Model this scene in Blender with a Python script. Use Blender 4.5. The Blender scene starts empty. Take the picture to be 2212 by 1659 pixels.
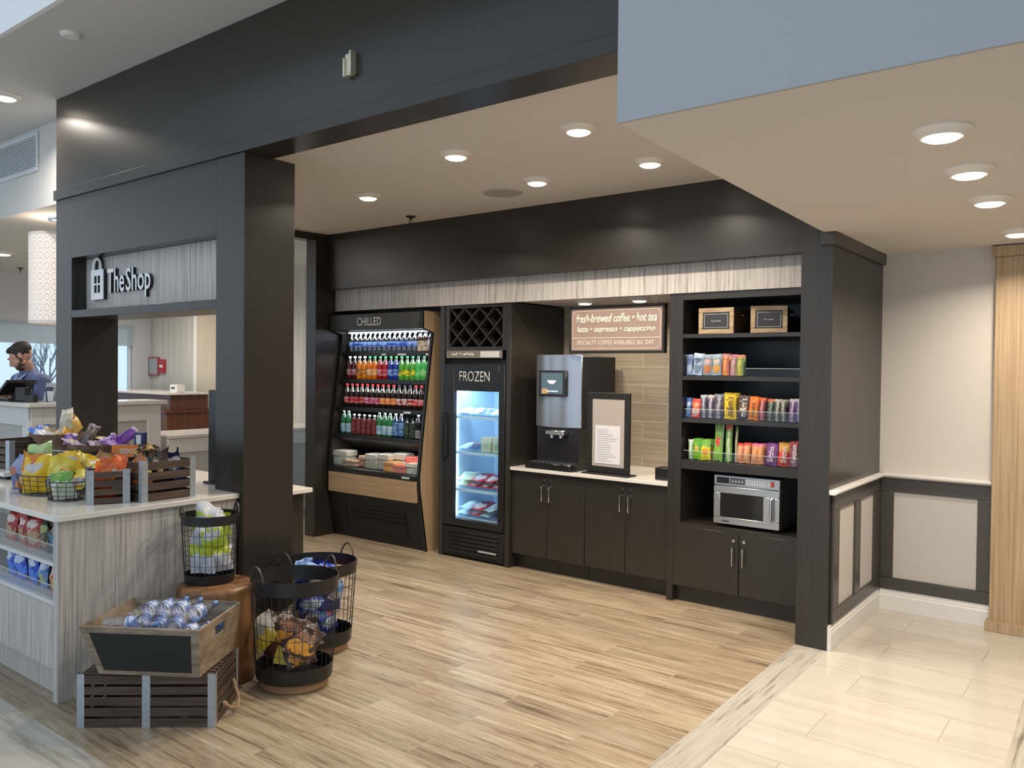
import bpy, math, random
from mathutils import Matrix, Vector, Euler
sc = bpy.context.scene
C = bpy.context.collection
PI = math.pi
rad = math.radians
random.seed(7)

# ---------------------------------------------------------------- camera
F_PX, YAW, PITCH, ROLL = 1758.76, rad(37.750), rad(-1.020), rad(0.641)
f0 = Vector((-math.sin(YAW), math.cos(YAW), 0)); r0 = Vector((math.cos(YAW), math.sin(YAW), 0)); u0 = Vector((0, 0, 1))
fw = f0*math.cos(PITCH) + u0*math.sin(PITCH); up = u0*math.cos(PITCH) - f0*math.sin(PITCH)
rt = r0*math.cos(ROLL) + up*math.sin(ROLL); up = up*math.cos(ROLL) - r0*math.sin(ROLL)
cam_d = bpy.data.cameras.new('camera'); cam = bpy.data.objects.new('camera', cam_d); C.objects.link(cam)
cam_d.sensor_width = 36.0; cam_d.lens = F_PX/2212*36.0; cam_d.clip_end = 200
cam.matrix_world = Matrix(((rt.x, up.x, -fw.x, 0), (rt.y, up.y, -fw.y, 0), (rt.z, up.z, -fw.z, 1.68), (0, 0, 0, 1)))
sc.camera = cam

# ---------------------------------------------------------------- colour management, world
vs = sc.view_settings
vs.view_transform = 'Standard'; vs.look = 'None'; vs.gamma = 1; vs.use_curve_mapping = False; vs.exposure = -0.22
w = bpy.data.worlds.new('daylight'); sc.world = w; w.use_nodes = True
bg = w.node_tree.nodes['Background']; bg.inputs[0].default_value = (0.72, 0.86, 1.0, 1); bg.inputs[1].default_value = 1.35

# ---------------------------------------------------------------- node / material helpers
def new_mat(name):
    m = bpy.data.materials.new(name); m.use_nodes = True
    return m, m.node_tree, m.node_tree.nodes['Principled BSDF']
MATS = {}
def mat(name, col, rough=0.5, metal=0.0, spec=0.5, emit=None, estr=1.0, bump=0.0, bscale=80, vary=0.0, alpha=None):
    """plain procedural material: colour broken up by noise, optional bump"""
    if name in MATS: return MATS[name]
    m, nt, b = new_mat(name)
    n = nt.nodes; L = nt.links
    b.inputs['Roughness'].default_value = rough; b.inputs['Metallic'].default_value = metal
    b.inputs['Specular IOR Level'].default_value = spec
    tc = n.new('ShaderNodeTexCoord')
    no = n.new('ShaderNodeTexNoise'); no.inputs['Scale'].default_value = bscale; no.inputs['Detail'].default_value = 3
    L.new(tc.outputs['Object'], no.inputs['Vector'])
    mx = n.new('ShaderNodeMix'); mx.data_type = 'RGBA'
    v = vary if vary else 0.04
    mx.inputs[6].default_value = (*[max(0, c*(1-v)) for c in col], 1); mx.inputs[7].default_value = (*[min(1, c*(1+v)) for c in col], 1)
    L.new(no.outputs['Fac'], mx.inputs[0]); L.new(mx.outputs[2], b.inputs['Base Color'])
    if bump:
        bp = n.new('ShaderNodeBump'); bp.inputs['Strength'].default_value = bump; bp.inputs['Distance'].default_value = 0.004
        L.new(no.outputs['Fac'], bp.inputs['Height']); L.new(bp.outputs['Normal'], b.inputs['Normal'])
    if emit:
        b.inputs['Emission Color'].default_value = (*emit, 1); b.inputs['Emission Strength'].default_value = estr
    if alpha is not None: b.inputs['Alpha'].default_value = alpha
    MATS[name] = m
    return m
def grain(name, c1, c2, scale=(40, 40, 2), rough=0.4, c3=None, spec=0.5, detail=5, bump=0.0, lo=0.35, hi=0.65, coat=0.0):
    """streaky wood or laminate: noise stretched along the short-scale axis"""
    if name in MATS: return MATS[name]
    m, nt, b = new_mat(name); n = nt.nodes; L = nt.links
    b.inputs['Roughness'].default_value = rough; b.inputs['Specular IOR Level'].default_value = spec
    b.inputs['Coat Weight'].default_value = coat; b.inputs['Coat Roughness'].default_value = 0.25
    tc = n.new('ShaderNodeTexCoord'); mp = n.new('ShaderNodeMapping'); mp.inputs['Scale'].default_value = scale
    L.new(tc.outputs['Object'], mp.inputs['Vector'])
    no = n.new('ShaderNodeTexNoise'); no.inputs['Scale'].default_value = 1; no.inputs['Detail'].default_value = detail; no.inputs['Roughness'].default_value = 0.65
    L.new(mp.outputs['Vector'], no.inputs['Vector'])
    cr = n.new('ShaderNodeValToRGB'); cr.color_ramp.elements[0].position = lo; cr.color_ramp.elements[1].position = hi
    cr.color_ramp.elements[0].color = (*c1, 1); cr.color_ramp.elements[1].color = (*c2, 1)
    if c3:
        e = cr.color_ramp.elements.new((lo+hi)/2); e.color = (*c3, 1)
    L.new(no.outputs['Fac'], cr.inputs['Fac']); L.new(cr.outputs['Color'], b.inputs['Base Color'])
    if bump:
        bp = n.new('ShaderNodeBump'); bp.inputs['Strength'].default_value = bump; bp.inputs['Distance'].default_value = 0.002
        L.new(no.outputs['Fac'], bp.inputs['Height']); L.new(bp.outputs['Normal'], b.inputs['Normal'])
    MATS[name] = m
    return m
def glassy(name, tint=(1, 1, 1), gloss=0.12, rough=0.03):
    """thin clear plastic or glass: tinted see-through plus a little mirror"""
    if name in MATS: return MATS[name]
    m = bpy.data.materials.new(name); m.use_nodes = True; nt = m.node_tree; nt.nodes.clear(); n = nt.nodes; L = nt.links
    o = n.new('ShaderNodeOutputMaterial'); t = n.new('ShaderNodeBsdfTransparent'); g = n.new('ShaderNodeBsdfGlossy'); x = n.new('ShaderNodeMixShader'); fr = n.new('ShaderNodeFresnel')
    t.inputs[0].default_value = (*tint, 1); g.inputs['Roughness'].default_value = rough; g.inputs[0].default_value = (0.92, 0.93, 0.95, 1)
    fr.inputs['IOR'].default_value = 1.45
    ad = n.new('ShaderNodeMath'); ad.operation = 'ADD'; ad.use_clamp = True; ad.inputs[1].default_value = gloss
    ge = n.new('ShaderNodeNewGeometry'); om = n.new('ShaderNodeMath'); om.operation = 'SUBTRACT'; om.inputs[0].default_value = 1.0; L.new(ge.outputs['Backfacing'], om.inputs[1])
    mu = n.new('ShaderNodeMath'); mu.operation = 'MULTIPLY'; L.new(ad.outputs[0], mu.inputs[0]); L.new(om.outputs[0], mu.inputs[1])
    L.new(fr.outputs[0], ad.inputs[0]); L.new(mu.outputs[0], x.inputs[0]); L.new(t.outputs[0], x.inputs[1]); L.new(g.outputs[0], x.inputs[2]); L.new(x.outputs[0], o.inputs[0])
    MATS[name] = m
    return m
def planks(name, length, height, cols, grout, gw, rough, off=(0, 0), streak=(2, 26, 1), vscale=1.0, offset=0.5, dark=None, contrast=1.0, bump=0.15, swap=False, spec=0.5, tone=(0.86, 1.1), fine=0.0):
    """laid tiles or boards on the floor plane (or X-Z wall when swap): brick grid, per-tile tone, long streaks"""
    m, nt, b = new_mat(name); n = nt.nodes; L = nt.links
    b.inputs['Roughness'].default_value = rough; b.inputs['Specular IOR Level'].default_value = spec
    tc = n.new('ShaderNodeTexCoord'); vec = tc.outputs['Object']
    if swap:
        s = n.new('ShaderNodeSeparateXYZ'); c = n.new('ShaderNodeCombineXYZ')
        L.new(vec, s.inputs[0]); L.new(s.outputs['X'], c.inputs['X']); L.new(s.outputs['Z'], c.inputs['Y']); L.new(s.outputs['Y'], c.inputs['Z'])
        vec = c.outputs[0]
    mp = n.new('ShaderNodeMapping'); mp.inputs['Location'].default_value = (off[0], off[1], 0); L.new(vec, mp.inputs['Vector'])
    br = n.new('ShaderNodeTexBrick'); br.offset = offset
    br.inputs['Scale'].default_value = 1; br.inputs['Brick Width'].default_value = length; br.inputs['Row Height'].default_value = height
    br.inputs['Mortar Size'].default_value = gw; br.inputs['Mortar Smooth'].default_value = 0.1
    br.inputs['Color1'].default_value = (0, 0, 0, 1); br.inputs['Color2'].default_value = (1, 1, 1, 1); br.inputs['Mortar'].default_value = (0.5, 0.5, 0.5, 1)
    L.new(mp.outputs[0], br.inputs['Vector'])
    # streaks, shifted from tile to tile
    mp2 = n.new('ShaderNodeMapping'); mp2.inputs['Scale'].default_value = streak; L.new(mp.outputs[0], mp2.inputs['Vector'])
    ad = n.new('ShaderNodeVectorMath'); ad.operation = 'MULTIPLY_ADD'; ad.inputs[1].default_value = (37, 19, 11)
    L.new(br.outputs['Color'], ad.inputs[0]); L.new(mp2.outputs[0], ad.inputs[2])
    no = n.new('ShaderNodeTexNoise'); no.inputs['Scale'].default_value = vscale; no.inputs['Detail'].default_value = 9; no.inputs['Roughness'].default_value = 0.68; no.inputs['Distortion'].default_value = 0.35
    L.new(ad.outputs[0], no.inputs['Vector'])
    cr = n.new('ShaderNodeValToRGB'); el = cr.color_ramp.elements
    k = len(cols)
    el[0].position = 0.5-0.22*contrast; el[1].position = 0.5+0.22*contrast
    el[0].color = (*cols[0], 1); el[1].color = (*cols[-1], 1)
    for i in range(1, k-1):
        e = el.new(el[0].position + (0.44*contrast)*i/(k-1)); e.color = (*cols[i], 1)
    fac = no.outputs['Fac']
    if fine:                                   # short broken veins and broad cloudy patches on top of the long streaks
        m3 = n.new('ShaderNodeMapping'); m3.inputs['Scale'].default_value = (9, 150, 1); L.new(mp.outputs[0], m3.inputs['Vector'])
        n3 = n.new('ShaderNodeTexNoise'); n3.inputs['Scale'].default_value = 1; n3.inputs['Detail'].default_value = 6; n3.inputs['Roughness'].default_value = 0.7; n3.inputs['Distortion'].default_value = 0.8; L.new(m3.outputs[0], n3.inputs['Vector'])
        n4 = n.new('ShaderNodeTexNoise'); n4.inputs['Scale'].default_value = 1; n4.inputs['Detail'].default_value = 3
        m4 = n.new('ShaderNodeMapping'); m4.inputs['Scale'].default_value = (1.4, 7, 1); L.new(mp.outputs[0], m4.inputs['Vector']); L.new(m4.outputs[0], n4.inputs['Vector'])
        a1 = n.new('ShaderNodeMath'); a1.operation = 'MULTIPLY_ADD'; a1.inputs[1].default_value = fine; L.new(n3.outputs['Fac'], a1.inputs[0]); L.new(fac, a1.inputs[2])
        a2 = n.new('ShaderNodeMath'); a2.operation = 'MULTIPLY_ADD'; a2.inputs[1].default_value = fine*0.7; L.new(n4.outputs['Fac'], a2.inputs[0]); L.new(a1.outputs[0], a2.inputs[2])
        a3 = n.new('ShaderNodeMath'); a3.operation = 'SUBTRACT'; a3.inputs[1].default_value = fine*0.85; L.new(a2.outputs[0], a3.inputs[0]); fac = a3.outputs[0]
    L.new(fac, cr.inputs['Fac'])
    # tone per tile
    hs = n.new('ShaderNodeMix'); hs.data_type = 'RGBA'; hs.blend_type = 'MULTIPLY'; hs.inputs[0].default_value = 1.0
    tr = n.new('ShaderNodeMapRange'); tr.inputs['To Min'].default_value = tone[0]; tr.inputs['To Max'].default_value = tone[1]
    L.new(br.outputs['Color'], tr.inputs['Value']); L.new(cr.outputs['Color'], hs.inputs[6]); L.new(tr.outputs[0], hs.inputs[7])
    gm = n.new('ShaderNodeMix'); gm.data_type = 'RGBA'; gm.inputs[7].default_value = (*grout, 1)
    L.new(br.outputs['Fac'], gm.inputs[0]); L.new(hs.outputs[2], gm.inputs[6]); L.new(gm.outputs[2], b.inputs['Base Color'])
    if bump:
        bp = n.new('ShaderNodeBump'); bp.inputs['Strength'].default_value = bump; bp.inputs['Distance'].default_value = 0.002; bp.invert = True
        L.new(br.outputs['Fac'], bp.inputs['Height']); L.new(bp.outputs['Normal'], b.inputs['Normal'])
    MATS[name] = m
    return m
def package(name, main, c2, c3, style='oval', rough=0.32):
    """printed wrapper: main colour, printed shape, lettering-like flecks"""
    if name in MATS: return MATS[name]
    main, c2, c3 = (tuple(q**1.28 for q in c) for c in (main, c2, c3))
    m, nt, b = new_mat(name); n = nt.nodes; L = nt.links
    b.inputs['Roughness'].default_value = rough
    tc = n.new('ShaderNodeTexCoord'); s = n.new('ShaderNodeSeparateXYZ'); L.new(tc.outputs['Generated'], s.inputs[0])
    no = n.new('ShaderNodeTexNoise'); no.inputs['Scale'].default_value = 7; no.inputs['Detail'].default_value = 2; L.new(tc.outputs['Generated'], no.inputs['Vector'])
    def mth(op, a, c, d=None, clamp=False):
        q = n.new('ShaderNodeMath'); q.operation = op; q.use_clamp = clamp
        for i, x in enumerate((a, c, d)):
            if x is None: continue
            if isinstance(x, (int, float)): q.inputs[i].default_value = x
            else: L.new(x, q.inputs[i])
        return q.outputs[0]
    def mix(f, a, c):
        q = n.new('ShaderNodeMix'); q.data_type = 'RGBA'
        L.new(f, q.inputs[0])
        for i, x in ((6, a), (7, c)):
            if isinstance(x, tuple): q.inputs[i].default_value = (*x, 1)
            else: L.new(x, q.inputs[i])
        return q.outputs[2]
    X, Z = s.outputs['X'], s.outputs['Z']
    wob = mth('MULTIPLY', mth('SUBTRACT', no.outputs['Fac'], 0.5), 0.35)
    zz = mth('ADD', Z, wob); xx = mth('ADD', X, wob)
    def oval(cx, cz, rx, rz):
        dx = mth('DIVIDE', mth('SUBTRACT', xx, cx), rx); dz = mth('DIVIDE', mth('SUBTRACT', zz, cz), rz)
        d = mth('ADD', mth('MULTIPLY', dx, dx), mth('MULTIPLY', dz, dz))
        return mth('LESS_THAN', d, 1.0)
    if style == 'oval':
        col = mix(oval(0.5, 0.30, 0.42, 0.2), main, c2); col = mix(oval(0.5, 0.66, 0.36, 0.12), col, c3)
    elif style == 'band':
        col = mix(mth('GREATER_THAN', zz, 0.62), main, c2); col = mix(oval(0.5, 0.4, 0.3, 0.16), col, c3)
    elif style == 'split':
        col = mix(mth('GREATER_THAN', mth('ADD', zz, mth('MULTIPLY', xx, 0.7)), 0.95), main, c2); col = mix(oval(0.45, 0.5, 0.25, 0.12), col, c3)
    else:                                   # 'bar': lettering runs up the pack
        col = mix(mth('COMPARE', xx, 0.5, 0.17), main, c2); col = mix(mth('GREATER_THAN', zz, 0.86), col, c3)
    vo = n.new('ShaderNodeTexNoise'); vo.inputs['Scale'].default_value = 26; vo.inputs['Detail'].default_value = 1; L.new(tc.outputs['Generated'], vo.inputs['Vector'])
    fl = mth('MULTIPLY', mth('GREATER_THAN', vo.outputs['Fac'], 0.62), mth('COMPARE', Z, 0.5, 0.3))
    dk = mix(mth('MULTIPLY', fl, 0.3), col, (0.9, 0.88, 0.82))
    L.new(dk, b.inputs['Base Color'])
    bp = n.new('ShaderNodeBump'); bp.inputs['Strength'].default_value = 0.5; bp.inputs['Distance'].default_value = 0.01
    n2 = n.new('ShaderNodeTexNoise'); n2.inputs['Scale'].default_value = 5; n2.inputs['Detail'].default_value = 3; L.new(tc.outputs['Generated'], n2.inputs['Vector'])
    L.new(n2.outputs['Fac'], bp.inputs['Height']); L.new(bp.outputs['Normal'], b.inputs['Normal'])
    MATS[name] = m
    return m

# ---------------------------------------------------------------- mesh builder
class MB:
    def __init__(s): s.v = []; s.f = []; s.mi = []; s.T = None; s.k = 0
    def add(s, vs, fs):
        o = len(s.v)
        for p in vs:
            p = Vector(p)
            if s.T is not None: p = s.T @ p
            s.v.append(tuple(p))
        for q in fs: s.f.append(tuple(i+o for i in q)); s.mi.append(s.k)
        return s
    def box(s, x0, x1, y0, y1, z0, z1):
        return s.add([(x0, y0, z0), (x1, y0, z0), (x1, y1, z0), (x0, y1, z0), (x0, y0, z1), (x1, y0, z1), (x1, y1, z1), (x0, y1, z1)],
                     [(0, 3, 2, 1), (4, 5, 6, 7), (0, 1, 5, 4), (1, 2, 6, 5), (2, 3, 7, 6), (3, 0, 4, 7)])
    def prism(s, pts, ax, a, b):
        """polygon pts extruded along axis ax from a to b; pts are the two other coordinates in xyz order"""
        n = len(pts)
        def P(p, t):
            return (t, p[0], p[1]) if ax == 'x' else (p[0], t, p[1]) if ax == 'y' else (p[0], p[1], t)
        vs = [P(p, a) for p in pts]+[P(p, b) for p in pts]
        ar = sum(pts[i][0]*pts[(i+1) % n][1]-pts[(i+1) % n][0]*pts[i][1] for i in range(n))
        fl = (ar > 0) != (ax == 'y')
        fs = [tuple(range(n))[::-1], tuple(range(n, 2*n))]+[(i, (i+1) % n, n+(i+1) % n, n+i) for i in range(n)]
        if not fl: fs = [q[::-1] for q in fs]
        if b < a: fs = [q[::-1] for q in fs]
        return s.add(vs, fs)
    def frame(s, x0, x1, z0, z1, w, y0, y1, wz=None):
        """rectangular ring in the X-Z plane"""
        wz = wz or w
        s.box(x0, x1, y0, y1, z1-wz, z1); s.box(x0, x1, y0, y1, z0, z0+wz)
        s.box(x0, x0+w, y0, y1, z0+wz, z1-wz); s.box(x1-w, x1, y0, y1, z0+wz, z1-wz)
        return s
    def cyl(s, p0, p1, r, r1=None, n=16, cap=True):
        r1 = r if r1 is None else r1
        p0, p1 = Vector(p0), Vector(p1); d = (p1-p0).normalized()
        a = d.orthogonal().normalized(); b = d.cross(a)
        vs = [p0+(a*math.cos(t)+b*math.sin(t))*r for t in [2*PI*i/n for i in range(n)]]+[p1+(a*math.cos(t)+b*math.sin(t))*r1 for t in [2*PI*i/n for i in range(n)]]
        fs = [(i, (i+1) % n, n+(i+1) % n, n+i) for i in range(n)]
        if cap: fs += [tuple(range(n))[::-1], tuple(range(n, 2*n))]
        return s.add(vs, fs)
    def tube(s, pts, r, n=6, closed=False):
        pts = [Vector(p) for p in pts]; m = len(pts); rings = []; prev = None
        for i, p in enumerate(pts):
            d = (pts[(i+1) % m]-pts[i-1]) if closed else (pts[min(i+1, m-1)]-pts[max(i-1, 0)])
            d.normalize()
            if prev is None: a = d.orthogonal().normalized()
            else: a = (prev-d*prev.dot(d)).normalized()
            prev = a; b = d.cross(a)
            rings.append([p+(a*math.cos(2*PI*k/n)+b*math.sin(2*PI*k/n))*r for k in range(n)])
        vs = [q for g in rings for q in g]; fs = []
        for i in range(m if closed else m-1):
            j = (i+1) % m
            for k in range(n): fs.append((i*n+k, i*n+(k+1) % n, j*n+(k+1) % n, j*n+k))
        if not closed: fs += [tuple(range(n))[::-1], tuple(range((m-1)*n, m*n))]
        return s.add(vs, fs)
    def lathe(s, prof, n=20, sx=1, sy=1, c=(0, 0, 0), cap=True):
        vs = []; fs = []
        for r, z in prof:
            for k in range(n): vs.append((c[0]+r*sx*math.cos(2*PI*k/n), c[1]+r*sy*math.sin(2*PI*k/n), c[2]+z))
        for i in range(len(prof)-1):
            for k in range(n): fs.append((i*n+k, i*n+(k+1) % n, (i+1)*n+(k+1) % n, (i+1)*n+k))
        if cap: fs += [tuple(range(n))[::-1], tuple(range((len(prof)-1)*n, len(prof)*n))]
        return s.add(vs, fs)
    def ball(s, c, rx, ry=None, rz=None, n=14, m=9):
        ry = ry or rx; rz = rz or rx
        prof = [(max(1e-4, math.sin(PI*i/m)), -math.cos(PI*i/m)) for i in range(m+1)]
        o = [(p[0], p[1]*rz) for p in prof]
        return s.lathe(o, n, rx, ry, c)
    def build(s, name, mats, parent=None, bevel=0.0, seg=1, smooth=True, loc=None, ang=35):
        me = bpy.data.meshes.new(name); me.from_pydata(s.v, [], s.f); me.update()
        if not isinstance(mats, (list, tuple)): mats = [mats]
        for m in mats: me.materials.append(m)
        if len(mats) > 1: me.polygons.foreach_set('material_index', s.mi)
        if smooth:
            me.polygons.foreach_set('use_smooth', [True]*len(me.polygons)); me.set_sharp_from_angle(angle=rad(ang))
        o = bpy.data.objects.new(name, me); C.objects.link(o)
        if parent: o.parent = parent
        if loc: o.location = loc
        if bevel:
            b = o.modifiers.new('bevel', 'BEVEL'); b.width = bevel; b.segments = seg; b.limit_method = 'ANGLE'; b.angle_limit = rad(50)
        return o
def tag(o, label=None, cat=None, group=None, kind=None):
    if label: o['label'] = label
    if cat: o['category'] = cat
    if group: o['group'] = group
    if kind: o['kind'] = kind
    return o
def thing(name, label, cat, loc=(0, 0, 0), rz=0.0, group=None):
    o = bpy.data.objects.new(name, None); C.objects.link(o); o.empty_display_size = 0.05
    o.location = loc; o.rotation_euler = (0, 0, rz)
    return tag(o, label, cat, group)
def copy_tree(o, parent=None, loc=None, rot=None, label=None):
    c = o.copy(); C.objects.link(c)
    if parent is not None: c.parent = parent
    if loc is not None: c.location = loc
    if rot is not None: c.rotation_euler = rot
    if label: c['label'] = label
    for ch in list(o.children): copy_tree(ch, c)
    return c
def struct(o): o['kind'] = 'structure'; return o
def text(s, w, h, name, m, parent=None, loc=(0, 0, 0), rot=(PI/2, 0, 0), ext=0.001, shear=0.0, off=0.0, sp=1.0):
    """lettering as a mesh, fitted to width w and height h, lower-left corner at loc"""
    cu = bpy.data.curves.new('t', 'FONT'); cu.body = s; cu.extrude = 0; cu.shear = shear; cu.offset = off; cu.resolution_u = 3; cu.space_character = sp
    ob = bpy.data.objects.new('t', cu); C.objects.link(ob)
    dg = bpy.context.evaluated_depsgraph_get()
    me = bpy.data.meshes.new_from_object(ob.evaluated_get(dg)); bpy.data.objects.remove(ob)
    xs = [v.co.x for v in me.vertices]; ys = [v.co.y for v in me.vertices]
    x0, x1, y0, y1 = min(xs), max(xs), min(ys), max(ys)
    for v in me.vertices: v.co = ((v.co.x-x0)/(x1-x0)*w, (v.co.y-y0)/(y1-y0)*h, 0)
    me.name = name; me.materials.clear(); me.materials.append(m)
    o = bpy.data.objects.new(name, me); C.objects.link(o)
    o.location = loc; o.rotation_euler = rot
    if parent: o.parent = parent
    if ext:
        md = o.modifiers.new('depth', 'SOLIDIFY'); md.thickness = ext; md.offset = 1
    return o
ORD = ['first', 'second', 'third', 'fourth', 'fifth', 'sixth', 'seventh', 'eighth', 'ninth', 'tenth', 'eleventh', 'twelfth', 'thirteenth', 'fourteenth', 'fifteenth', 'sixteenth', 'seventeenth', 'eighteenth']
# ---------------------------------------------------------------- room materials
DARK = grain('dark_espresso_laminate', (0.0255, 0.0215, 0.018), (0.0335, 0.029, 0.0245), (110, 110, 3), 0.30, spec=0.55)
DARKH = grain('dark_espresso_laminate_horizontal', (0.0255, 0.0215, 0.018), (0.0335, 0.029, 0.0245), (3, 110, 110), 0.31, spec=0.6)
GREYW = grain('grey_limed_laminate', (0.27, 0.25, 0.235), (0.58, 0.55, 0.52), (80, 80, 2.0), 0.5, (0.46, 0.435, 0.41), detail=6, lo=0.33, hi=0.6)
OAK = grain('light_oak_vertical', (0.36, 0.24, 0.135), (0.52, 0.38, 0.235), (75, 75, 1.5), 0.45, (0.45, 0.32, 0.19))
OAKH = grain('light_oak_horizontal', (0.34, 0.22, 0.12), (0.50, 0.34, 0.20), (1.2, 60, 60), 0.45)
WALLP = mat('beige_woven_wallpaper', (0.66, 0.62, 0.57), 0.75, bump=0.15, bscale=260, vary=0.05)
CEIL = mat('warm_white_ceiling_paint', (0.67, 0.63, 0.585), 0.85, bscale=30, vary=0.015)
CEILG = mat('grey_white_ceiling_paint', (0.62, 0.62, 0.61), 0.85, bscale=30, vary=0.015)
WHITE = mat('white_trim_paint', (0.80, 0.78, 0.75), 0.4)
PANEL = mat('pale_grey_panel_fabric', (0.56, 0.53, 0.50), 0.8, bump=0.1, bscale=300, vary=0.05)
DKPAINT = mat('dark_grey_trim_paint', (0.062, 0.056, 0.048), 0.35)
STONE = mat('white_quartz_top', (0.74, 0.71, 0.66), 0.12, bscale=120, vary=0.04)
BLACK = mat('black_metal', (0.012, 0.012, 0.013), 0.35)
BLACKM = mat('matt_black', (0.010, 0.010, 0.011), 0.6)
CHROME = mat('chrome', (0.75, 0.75, 0.76), 0.18, metal=1.0)
STEEL = grain('brushed_stainless', (0.50, 0.50, 0.50), (0.66, 0.66, 0.66), (2, 2, 140), 0.28)
MATS['brushed_stainless'].node_tree.nodes['Principled BSDF'].inputs['Metallic'].default_value = 0.9
LAMP = mat('lamp_diffuser', (1, 0.95, 0.88), 0.5, emit=(1.0, 0.86, 0.68), estr=14)
WOODT = planks('travertine_plank_tile', 1.0, 0.165, [(0.12, 0.083, 0.05), (0.27, 0.20, 0.13), (0.37, 0.29, 0.195), (0.42, 0.345, 0.24), (0.53, 0.465, 0.36)], (0.42, 0.35, 0.27), 0.0018, 0.32,
               off=(2.515, -4.33), streak=(1.5, 34, 1), contrast=0.95, fine=0.55)
CREAM = planks('polished_cream_tile', 0.98, 0.325, [(0.49, 0.44, 0.375), (0.56, 0.515, 0.45), (0.60, 0.56, 0.50)], (0.42, 0.36, 0.28), 0.0025, 0.15,
               off=(1.20, -4.77), streak=(1.2, 14, 1), contrast=1.0, tone=(0.97, 1.03))
BORDER = grain('grey_travertine_border', (0.16, 0.135, 0.105), (0.50, 0.47, 0.42), (38, 2.2, 8), 0.3, (0.45, 0.415, 0.36), lo=0.3, hi=0.62)
BORDERX = grain('grey_travertine_border_lengthwise', (0.27, 0.24, 0.20), (0.56, 0.53, 0.48), (2.2, 26, 8), 0.3, (0.45, 0.415, 0.36), lo=0.3, hi=0.62)
BSPLASH = planks('linear_stone_tile', 0.47, 0.156, [(0.27, 0.22, 0.16), (0.37, 0.31, 0.235), (0.45, 0.385, 0.30)], (0.55, 0.48, 0.38), 0.003, 0.25,
                 off=(0.1, 0.0), streak=(1.0, 60, 1), swap=True)

# ---------------------------------------------------------------- floors
def flat(name, pts, z0, z1, m):
    return struct(MB().prism(pts, 'z', z0, z1).build(name, m, smooth=False))
flat('floor', [(-16, 1.65), (-1.60, 1.65), (-1.667, 5.04), (-1.70, 7.2), (-16, 7.2)], -0.1, 0, WOODT)
flat('floor', [(-16, -4), (-0.36, -4), (-0.44, 4.2), (-0.46, 5.2), (-0.46, 6.4), (-1.55, 6.4), (-1.478, 5.05), (-1.425, 1.48), (-16, 1.48)], -0.1, 0, CREAM)
flat('trim_1', [(-1.60, 1.65), (-1.425, 1.48), (-1.478, 5.05), (-1.667, 5.04)], -0.1, 0.0005, BORDER)
flat('trim_2', [(-16, 1.48), (-1.425, 1.48), (-1.60, 1.65), (-16, 1.65)], -0.1, 0.0005, BORDERX)
flat('trim_3', [(-0.36, -4), (-0.18, -4), (-0.28, 6.2), (-0.46, 6.2), (-0.46, 5.2), (-0.44, 4.2)], -0.1, 0.0005, BORDER)
flat('floor', [(-0.18, -4), (6, -4), (6, 6.4), (-0.28, 6.4)], -0.1, 0, CREAM)

# ---------------------------------------------------------------- ceilings
flat('ceiling', [(-6.6, 3.0), (-1.50, 3.0), (-1.50, 6.4), (-6.6, 6.4)], 3.0, 3.1, CEIL)
flat('ceiling', [(-1.437, 2.44), (6, 2.44), (6, 6.4), (-1.545, 6.4), (-1.528, 4.9)], 2.526, 3.9, CEIL)                # lowered ceiling over the corridor, its front is the fascia below
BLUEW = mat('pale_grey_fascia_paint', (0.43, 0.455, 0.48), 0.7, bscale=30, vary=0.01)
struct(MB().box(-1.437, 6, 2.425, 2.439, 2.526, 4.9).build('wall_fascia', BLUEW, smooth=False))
flat('ceiling', [(-16, 2.07), (-1.437, 2.07), (-1.437, 3.034), (-16, 3.034)], 3.70, 3.85, CEILG)
struct(MB().box(-16, 6, 2.04, 2.069, 3.70, 4.9).build('wall_cove', mat('bright_cove_paint', (0.86, 0.87, 0.88), 0.8), smooth=False))
# high lobby ceiling with an unseen long opening added to let daylight onto island and floor
for pts in ([(-16, 1.2), (6, 1.2), (6, 2.04), (-16, 2.04)], [(-16, -4), (6, -4), (6, -1.6), (-16, -1.6)], [(-16, -1.6), (-9.0, -1.6), (-9.0, 1.2), (-16, 1.2)], [(-0.5, -1.6), (6, -1.6), (6, 1.2), (-0.5, 1.2)]):
    flat('ceiling', pts, 4.9, 5.0, CEILG)
struct(MB().box(-16, -6.6, 3.035, 3.10, 3.011, 3.85).build('wall_soffit', CEILG, smooth=False))
flat('ceiling', [(-16, 3.10), (-6.61, 3.10), (-6.61, 7.2), (-16, 7.2)], 3.011, 3.1, CEILG)

# ---------------------------------------------------------------- shop front: beam, column, jamb, sign opening
b = MB().box(-6.6, -1.44, 2.8, 3.0, 3.0, 3.699); b.box(-6.615, -1.44, 2.785, 3.0, 2.93, 3.005)
struct(b.build('wall_front_beam', DARKH, bevel=0.002))
struct(MB().box(-4.44, -4.15, 2.80, 3.154, 0, 2.93).build('wall_front_column', DARK, bevel=0.002))
struct(MB().box(-6.6, -6.34, 2.80, 3.15, 0, 2.93).build('wall_front_jamb', DARK, bevel=0.002))
b = MB().box(-6.34, -4.44, 2.80, 3.15, 2.475, 2.93); b.box(-6.34, -4.44, 2.80, 3.15, 2.03, 2.085); b.box(-6.34, -4.44, 2.95, 3.15, 2.085, 2.475)
struct(b.build('wall_front_header', DARK, bevel=0.001))
b = MB(); b.box(-3.245, -3.20, 2.770, 2.7985, 3.165, 3.275)
b.box(-3.252, -3.238, 2.76, 2.80, 3.16, 3.255); b.box(-3.205, -3.19, 2.76, 2.80, 3.17, 3.285)
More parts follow.
